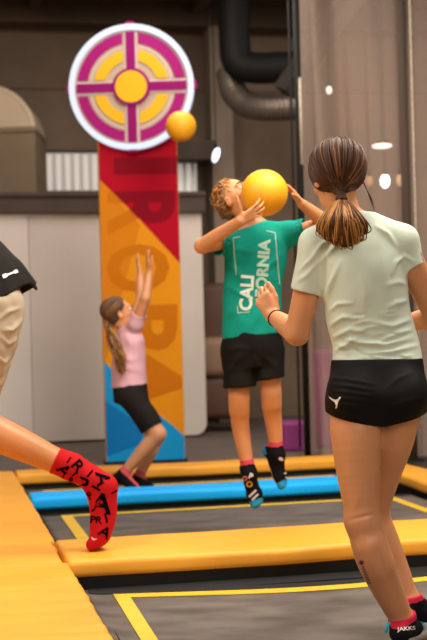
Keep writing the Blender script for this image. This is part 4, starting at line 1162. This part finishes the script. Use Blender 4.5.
def ball(c, r, lab):
    bm = bmesh.new(); bmesh.ops.create_icosphere(bm, subdivisions=5, radius=r)
    for v in bm.verts:                                             # shallow seam grooves
        n = v.co.normalized()
        d = min(abs(n.dot(Vector((.5, .3, .81)).normalized())), abs(n.dot(Vector((-.62, .77, .1)).normalized())))
        v.co = n*(r-.0012*math.exp(-(d/.016)**2))
    me = bpy.data.meshes.new('dodgeball'); bm.to_mesh(me); bm.free()
    for p in me.polygons: p.use_smooth = True
    me.materials.append(m_ball); o = link('dodgeball', me, None, c); tag(o, lab, 'ball', 'yellow dodgeballs'); return o
m_ball = mat('yellow_rubber', 'f0a812', .55, var=.05, scale=9, bump=.12, bscale=120)
ball(BALLC, 23.4*5.95/FPX, 'larger-looking yellow dodgeball held up in the hands of the boy in green')
ball(P(181, 126.5, 8.7), 15.3*8.7/FPX, 'yellow dodgeball flying in the air in front of the round sign')
# ------------------------------------------------------------------ girl in pink at the back, throwing
def pink_girl():
    D0 = 8.0; s = D0/FPX
    j = lambda x, y, dy=0: P(x, y, D0+dy)
    a, b_ = P(98, 500, D0), P(182, 246, D0)
    box = lambda h: SDF((a[0], D0-.42, a[2]), (b_[0], D0+.48, b_[2]), h)
    base = np.array([j(130, 490)[0], D0, .02])
    m_skin = skin('pale_skin', 'cf9064')
    fwd = unit(np.array([.86, .22, .32])); up = np.array([-.3, -.02, 1.0]); hh = .198
    hc = j(118.5, 313, -.02)
    lat = unit(np.array([.35, -1, 0]))                              # shoulder line: the near shoulder is her right one
    S = box(.005)
    nb = j(126, 330, .0)
    secs = [(j(129, 388, 0), .1, .1), (j(128, 370, 0), .1, .078), (j(128, 352, 0), .108, .08), (j(129, 338, 0), .108, .07), (j(127, 328, 0), .06, .045)]
    eyes, T = head(S, hc, fwd, up, hh)
    S.chain([hc-unit(up)*.05-fwd*.02, j(121, 322, 0), nb], [.042, .04, .045], .02)
    S.loft(secs, lat, .03)
    As, Ae, Aw = j(136, 324, -.09), j(145.5, 298, -.15), j(149.5, 272, -.12)
    Bs, Be, Bw = j(133, 325, .12), j(141, 300, .2), j(140, 274, .26)
    for sh, el, wr in ((As, Ae, Aw), (Bs, Be, Bw)):
        S.cone(nb, sh, .035, .036, .03); S.chain([sh, sh*.5+el*.5, el], [.037, .034, .030], .02); S.chain([el, el*.65+wr*.35, wr], [.030, .0295, .021], .015)
    hand(S, Aw, (-.15, .05, 1), (.9, .3, .1), (-.2, -.8, 0), .78, curl=((.1, .2, .2),)*4, spread=(.2, .06, -.08, -.2))
    hand(S, Bw, (-.2, .1, 1), (.9, .2, .2), (-.2, .8, 0), .78, curl=((.1, .2, .2),)*4, spread=(.2, .06, -.08, -.2))
    Rh, Rk, Ra = j(131, 396, -.06), j(158, 434, -.1), j(123, 474, -.06)
    Lh, Lk, La = j(133, 396, .08), j(156, 438, .1), j(138, 478, .08)
    for H_, K_, A_ in ((Rh, Rk, Ra), (Lh, Lk, La)):
        S.chain([H_, H_*.5+K_*.5, K_], [.075, .066, .048], .03); S.chain([K_, K_*.7+A_*.3, K_*.4+A_*.6, A_], [.047, .047, .038, .029], .02)
    ft = ((Ra, unit(np.array([.8, -.35, -.35])), j(136, 459, -.07)), (La, unit(np.array([.85, -.3, -.2])), j(145, 462, .09)))
    for an, t, k_ in ft: foot(S, an, t, (.2, 0, 1), .78, -.004)
    body = finish(S, 'person', [m_skin], base)
    tag(body, 'girl in pink T-shirt on the far trampoline reaching up beside the banner', 'person')
    eyeballs(eyes, fwd, up, base, body, q=hh/.22)
    S = box(.005)
    secs = [(j(130, 390, 0), .125, .112), (j(129, 375, 0), .12, .104), (j(128.5, 352, 0), .122, .098), (j(129.5, 338, 0), .122, .085), (j(128, 327, 0), .07, .058)]
    S.loft(secs, lat, .03)
    for sh, el in ((As, Ae), (Bs, Be)):
        d = unit(el-sh); S.cone(nb, sh, .046, .046, .03); S.cone(sh, sh+d*.14, .047, .046, .02, clip=[(sh+d*.07, d)]); S.cone(sh+d*.045, sh+d*.1, .04, .042, 0, 'sub')
    S.cut(j(130, 386, 0), unit(np.array([.1, 0, -1])))
    S.cut(j(124, 326, 0), unit(np.array([-.5, 0, 1])), lo=j(112, 332, -.1), hi=j(131, 312, .1))
    st = [([(116, 372), (128, 368), (140, 372)], 3, .006), ([(117, 352), (126, 360), (138, 358)], 3, .006), ([(126, 332), (130, 345), (128, 360)], 3, .006), ([(138, 336), (136, 352), (140, 364)], 3, .005)]
    shirt = finish(S, 't_shirt', [mat('pink_cotton', 'dfaab2', .85)], base, body, post=lambda V, N: folds(wavy(V, N, .003, 6, 2), N, st), smooth_it=2)
    S = box(.005)
    S.loft([(j(131, 402, 0), .11, .105), (j(130.5, 392, 0), .112, .108), (j(130, 380, 0), .108, .1)], lat, .03)
    for H_, K_ in ((Rh, Rk), (Lh, Lk)):
        d = unit(K_-H_); S.cone(H_, K_, .084, .062, .03, clip=[(H_+d*.235, unit(d+np.array([0, 0, -.15])))])
    shorts = finish(S, 'shorts', [mat('charcoal_leggings', '1f1a17', .8, spec=.15)], base, body, post=lambda V, N: wavy(V, N, .002, 8, 2))
    m_bk = mat('black_grip_sock.002', '120f14', .85, spec=.15); m_pk = mat('red_cuff.002', 'c84a52', .85)
    for an, t, k_ in ft:
        S = SDF(an-.2, an+.22, .0045); foot(S, an, t, (.2, 0, 1), .78, .003); up_ = unit(k_-an)
        S.cone(an-up_*.01, an+up_*.1, .033, .036, .02); S.cut(an+up_*.05, up_)
        finish(S, 'sock', [m_bk, m_pk], base, body, midx=lambda C, an=an, up_=up_: (((C-an)@up_) > .012).astype(int))
    # hair and long ponytail
    r_, f_, u_ = frame(fwd, up); q = hh/.22; axs = (r_, f_, u_)
    hm = [mat('light_brown_hair', '4a2f1a', .5), mat('honey_hair', '784d28', .5), mat('blonde_ends', 'b98548', .5)]
    S = SDF(hc-.17, hc+.17, .0042)
    S.ell(T(0, -.018, .034), np.array([.081, .097, .085])*q, axs, 0); S.ell(T(0, -.055, -.02), np.array([.06, .045, .05])*q, axs, .03)
    S.cut(T(0, .045, .045), unit(f_*.9-u_*.5))
    for sd in (-1, 1): S.ell(T(sd*.085, .02, -.03), np.array([.03, .035, .045])*q, axs, .008, 'sub')
    hair = finish(S, 'hair', [hm[0]], base, body)
    rr = np.random.default_rng(3); paths = []; mids = []; tie = T(0, -.095, -.01)
    Cc = T(0, -.018, .034); R3 = np.array([.082, .098, .086])*q; tl = unit(np.array([(tie-Cc)@x for x in axs])/R3)
    for i in range(320):
        a_ = unit(np.array([rr.normal(), rr.normal()*.7+.2, rr.normal()*.8+.3]))
        if a_[1] > .75 and a_[2] < .5: continue
        om = math.acos(np.clip(a_@tl, -1, 1))
        if om < .2: continue
        pts = []
        for t in np.linspace(0, 1, 10):
            p = (math.sin((1-t)*om)*a_+math.sin(t*om)*tl)/math.sin(om); pts.append(Cc+sum(axs[m_]*R3[m_]*p[m_]*(1.0+.02*math.sin(PI*t)) for m_ in range(3)))
        paths.append(np.array(pts)-base); mids.append(rr.choice([0, 1, 2], p=[.6, .33, .07]))
    V, F, per = strands(paths, rr.uniform(.0018, .003, len(paths))); link('hair_strands', to_mesh('hair_strands', V, F, True, hm, np.repeat(mids, per)), hair)
    paths = []; mids = []
    core = catmull([tie, j(110, 331, -.1), j(113, 342, -.15), j(118, 352, -.16), j(121, 364, -.155), j(122, 371, -.15)], 20); u = np.linspace(0, 1, 20)
    for i in range(150):
        c = core+rr.normal(size=3)*.011*(.5+.8*np.sin(PI*np.clip(u*.85, 0, 1)))[:, None]+np.stack([.008*np.sin(u*14+i % 3*2.1), 0*u, 0*u], 1)
        paths.append(c-base); mids.append(rr.choice([0, 1, 2], p=[.25, .4, .35]))
    V, F, per = strands(paths, rr.uniform(.0025, .004, len(paths))); link('ponytail', to_mesh('ponytail', V, F, True, hm, np.repeat(mids, per)), hair)
pink_girl()

# ------------------------------------------------------------------ tall runner at the left edge, one foot on the pad
def runner():
    D0 = 5.40; s = D0/FPX
    j = lambda x, y, dy=0: P(x, y, D0+dy)
    a, b_ = P(-175, 585, D0), P(135, 95, D0)
    box = lambda h: SDF((a[0], D0-.4, a[2]), (b_[0], D0+.45, b_[2]), h)
    base = np.array([j(95, 548)[0], j(95, 548)[1], ZT])
    m_skin = skin('tanned_skin', 'bf7c48')
    fwd = unit(np.array([-1, .15, -.05])); up = np.array([-.35, 0, 1]); hh = .235
    hc = j(-112, 132, 0)
    lat = unit(np.array([.15, 1, 0]))
    S = box(.0055)
    eyes, T = head(S, hc, fwd, up, hh)
    nb = j(-84, 178, 0)
    S.chain([hc-unit(up)*.05-fwd*.02, j(-96, 160, 0), nb], [.055, .055, .065], .03)
    secs = [(j(-12, 306, 0), .15, .1), (j(-22, 282, 0), .15, .1), (j(-38, 250, 0), .145, .095), (j(-58, 215, 0), .165, .105), (j(-74, 192, 0), .15, .085), (j(-83, 178, 0), .08, .06)]
    S.loft(secs, lat, .04)
    for sg in (-1, 1):
        sh = j(-73, 197, .2*sg); S.cone(nb, sh, .05, .055, .04)
        el = j(-50, 255, .26*sg) if sg < 0 else j(-112, 245, .26); wr = j(-95, 285, .24*sg) if sg < 0 else j(-150, 205, .2)
        S.chain([sh, sh*.5+el*.5, el], [.054, .052, .042], .03); S.chain([el, el*.65+wr*.35, wr], [.042, .043, .029], .02)
        hand(S, wr, wr-el, (0, -sg, .2), (-.3, 0, 1), 1.0, curl=((.7, .9, .6),)*4)
    Rh, Rk = j(-8, 306, -.1), j(-32, 418, -.08)
    Lh, Lk, La = j(-14, 306, .12), j(-88, 402, .14), j(-80, 527, .16)
    S.chain([Rh, j(-18, 350, -.1), j(-27, 392, -.09), Rk], [.092, .085, .07, .066], .03)
    S.chain([Rk, j(-2, 434, -.06), j(22, 445, -.04), j(52, 459, -.02), j(72, 467, 0), j(92, 479, 0)], [.066, .071, .066, .054, .047, .044], .03)
    S.chain([Lh, Lh*.5+Lk*.5, Lk], [.085, .082, .066], .03); S.chain([Lk, Lk*.7+La*.3, Lk*.4+La*.6, La], [.064, .066, .052, .04], .03)
    def sockfoot(S, g):
        S.chain([j(72, 467, 0), j(90, 477, 0), j(103, 484, .0), j(106.5, 487, 0)], [.050+g, .05+g, .046+g, .042+g], .03)
        S.chain([j(106, 487, 0), j(106, 505, 0), j(104, 521, .0), j(100.5, 535, .0)], [.042+g, .045+g, .046+g, .038+g], .025, flat=((0, 1, 0), 1.0))
        S.chain([j(92, 480, 0), j(100, 503, 0), j(99, 528, 0)], [.044+g, .044+g, .036+g], .02)
        for o in (-.03, -.01, .01, .03): S.chain([j(102, 524, o*.7), j(100, 536, o), j(93.2-abs(o-.01)*30, 544.5, o*1.05)], [.037+g, .033+g, .0225+g], .015)
    sockfoot(S, -.005)
    foot(S, La, (-1, .1, .0), (0, 0, 1), 1.12, -.004)
    body = finish(S, 'person', [m_skin], base)
    tag(body, 'person at the left edge in dark top and beige shorts, red sock on the pad', 'person')
    eyeballs(eyes, fwd, up, base, body, q=hh/.22)
    # red sock
    S = SDF(j(30, 560, -.2), j(135, 430, .2), .0042)
    S.chain([j(52, 459, -.02), j(72, 467, 0)], [.0585, .052], .02)
    sockfoot(S, .002)
    c = j(55.3, 460.5, 0); S.cut(c, unit(j(52, 459, 0)-j(80, 472, 0)))
    st = [([(90, 470), (86, 480), (84, 488)], 1.5, .003), ([(95, 476), (92, 486), (91, 494)], 1.5, .003)]
    m_rd = mat('red_sock', 'b50d16', .85, spec=.2, bump=.15, bscale=260)
    sock = finish(S, 'sock', [m_rd], base, body, post=lambda V, N: folds(V, N, st))
    m_bk = mat('black_sock_print', '0b0405', .9, spec=.05); m_w = mat('white_sock_print', 'efe3df', .7)
    LT = [('A', 64.5, 470.5, 11.5, 50), ('I', 69, 460, 6.5, 35), ('R', 78.5, 466.5, 11, 50), ('I', 74.5, 474, 6, 50), ('R', 71, 480.5, 5.5, 40), ('P', 83, 484.5, 13.5, 18), ('I', 90, 473.5, 8, 40), ('A', 103, 479, 13, 82), ('I', 96, 488, 9, -60), ('R', 89.5, 495.5, 6.5, 20), ('A', 101.5, 503, 18.5, 10), ('R', 99.3, 520, 6.5, 8), ('I', 106, 518, 9, -12), ('A', 105, 532, 10, 30), ('P', 93.5, 519.5, 7, 5), ('I', 114, 492, 6, 60)]
    for ch, x, y, h_, ro in LT: decal('sock_letter', [glyphs(ch, (x, y), h_, rot=ro, sx=1.12, bold=.03)], sock, m_bk, sock, .0016, base)
    tick = [(91.3, 537), (92.6, 539.4), (94.2, 540.2), (97.4, 538.6), (94.2, 539), (92.4, 537.4)]
    decal('tick_print', [(tick, [tuple(range(len(tick)))])], sock, m_w, sock, .0016, base, cuts=0)
    S = SDF(La-.3, La+.3, .006); foot(S, La, (-1, .1, .0), (0, 0, 1), 1.12, .003); S.cone(La, La+np.array([0, 0, .2]), .044, .05, .02); S.cut(La+np.array([0, 0, .13]), (0, 0, 1)); finish(S, 'sock', [m_rd], base, body)
    # beige shorts
    S = box(.0055)
    S.loft([(j(-6, 318, 0), .158, .115), (j(-12, 300, 0), .165, .118), (j(-20, 278, 0), .155, .11)], lat, .03)
    d = unit(Rk-Rh); S.chain([j(-1, 308, -.1), j(-9.5, 345, -.1), j(-21.5, 380, -.09), j(-28, 412, -.08)], [.108, .104, .1, .097], .03, clip=[(j(-26, 405, -.08), d)])
    S.cone(j(-25, 398, -.08), j(-31, 425, -.08), .083, .085, 0, 'sub')
    d2 = unit(Lk-Lh); S.chain([Lh+np.array([.03, 0, .02]), Lh*.5+Lk*.5, Lk], [.125, .108, .092], .03, clip=[(Lh+d2*.40, d2)])
    S.cut(j(-20, 284, 0), (-.4, 0, 1))
    st = [([(24, 318), (12, 330), (4, 330)], 2.2, .010), ([(18, 338), (8, 344), (0, 336)], 2.2, .010), ([(20, 308), (8, 312), (-4, 322)], 2.2, .008), ([(12, 355), (4, 362), (-6, 355)], 2.2, .009), ([(8, 374), (0, 384), (-8, 380)], 2.4, .008), ([(4, 345), (3, 370), (-2, 398)], 2.4, .007)]
    shorts = finish(S, 'shorts', [mat('beige_twill', 'b3a28a', .85, spec=.2, bump=.1, bscale=200)], base, body, post=lambda V, N: folds(wavy(V, N, .004, 6, 6), N, st), smooth_it=2)
    # dark top, its hem flying out behind
    S = box(.0055)
    secs = [(j(4, 303, 0), .205, .155), (j(-6, 284, 0), .195, .145), (j(-24, 262, 0), .18, .13), (j(-40, 240, 0), .172, .12), (j(-58, 214, 0), .185, .122), (j(-74, 192, 0), .17, .1), (j(-83, 178, 0), .09, .075)]
    S.loft(secs, lat, .03)
    S.chain([j(-20, 255, -.02), j(8, 277, -.03), j(33, 289, -.03)], [.07, .055, .02], .03)
    S.chain([j(-20, 255, .06), j(8, 277, .08), j(30, 289, .1)], [.07, .055, .02], .03)
    for sg in (-1, 1):
        sh = j(-73, 197, .2*sg); el = j(-50, 255, .26*sg) if sg < 0 else j(-112, 245, .26); d = unit(el-sh)
        S.cone(nb, sh, .06, .066, .04); S.cone(sh, el, .068, .062, .03, clip=[(sh+d*.17, d)])
    S.cut(j(12, 298.5, 0), unit(np.array([.16, 0, -1])))
    S.loft([(j(16, 312, 0), .19, .125), (j(6, 296, 0), .178, .12), (j(-4, 286, 0), .165, .1)], lat, 0, 'sub')
    S.cut(j(-86, 178, 0), unit(np.array([-.5, 0, 1])), lo=j(-130, 190, -.1), hi=j(-70, 140, .1))
    st = [([(8, 262), (16, 274), (26, 288)], 2.5, .006), ([(0, 270), (6, 282), (8, 296)], 2.5, .006)]
    top = finish(S, 't_shirt', [mat('dark_grey_jersey', '1e1a16', .85, spec=.15, bump=.1, bscale=200)], base, body, post=lambda V, N: folds(wavy(V, N, .003, 6, 9), N, st), smooth_it=2)
    mk = [(2.2, 275.2), (3.4, 278.6), (6.2, 277.6), (7.6, 275.8), (13.6, 273.4), (15.4, 273.9), (17.8, 272.6), (16.6, 269.8), (14.2, 270.4), (12.8, 271.9), (7, 274.2), (5, 273.8)]
    decal('white_emblem', [(mk, [tuple(range(len(mk)))])], top, m_w, top, .003, base, cuts=1)
    r_, f_, u_ = frame(fwd, up); q = hh/.22; axs = (r_, f_, u_)
    S = SDF(hc-.2, hc+.2, .006); S.ell(T(0, -.02, .038), np.array([.081, .096, .085])*q, axs, 0); S.cut(T(0, .05, .05), unit(f_*.9-u_*.5)); S.cut(T(0, 0, -.03), -u_)
    finish(S, 'hair', [mat('short_dark_hair', '2c1f17', .6, bump=.5, bscale=90)], base, body)
runner()
# ================================================================== LIGHT
def area(name, loc, tgt, size, power, col, sy=None):
    l = bpy.data.lights.new(name, 'AREA'); l.energy = power; l.color = col; l.size = size
    if sy: l.shape = 'RECTANGLE'; l.size_y = sy
    o = bpy.data.objects.new(name, l); COL.objects.link(o); o.location = loc
    o.rotation_euler = (Vector(tgt)-Vector(loc)).to_track_quat('-Z', 'Y').to_euler(); return o
area('hall_light_over_trampolines', (1.2, 5.2, 3.95), (0.9, 5.6, 0), 1.6, 290, (1, .92, .82), 3.0)
area('hall_light_left', (-1.9, 3.6, 3.6), (0, 4.8, .4), 1.6, 110, (1, .92, .82), 2.2)
area('fill_light_behind_camera', (1.6, -.6, 2.8), (.4, 5, .9), 2.2, 105, (1, .93, .84), 2.2)  # added soft frontal fill, no known lamp stands here
area('hall_light_far', (-.3, 9.3, 3.9), (-.4, 9.9, 0), 1.4, 75, (1, .92, .83), 2.6)
area('fill_light_far_right', (2.2, 10.6, 3.9), (2.0, 12.4, 1), 1.2, 55, (1, .9, .8), 1.6)  # added to brighten the back wall at right, no known lamp
w = bpy.data.worlds.new('hall'); scene.world = w; w.use_nodes = True
w.node_tree.nodes['Background'].inputs[0].default_value = (1, .89, .8, 1); w.node_tree.nodes['Background'].inputs[1].default_value = .15
vs = scene.view_settings; vs.view_transform = 'Standard'; vs.look = 'None'; vs.gamma = 1; vs.exposure = 0; vs.use_curve_mapping = False
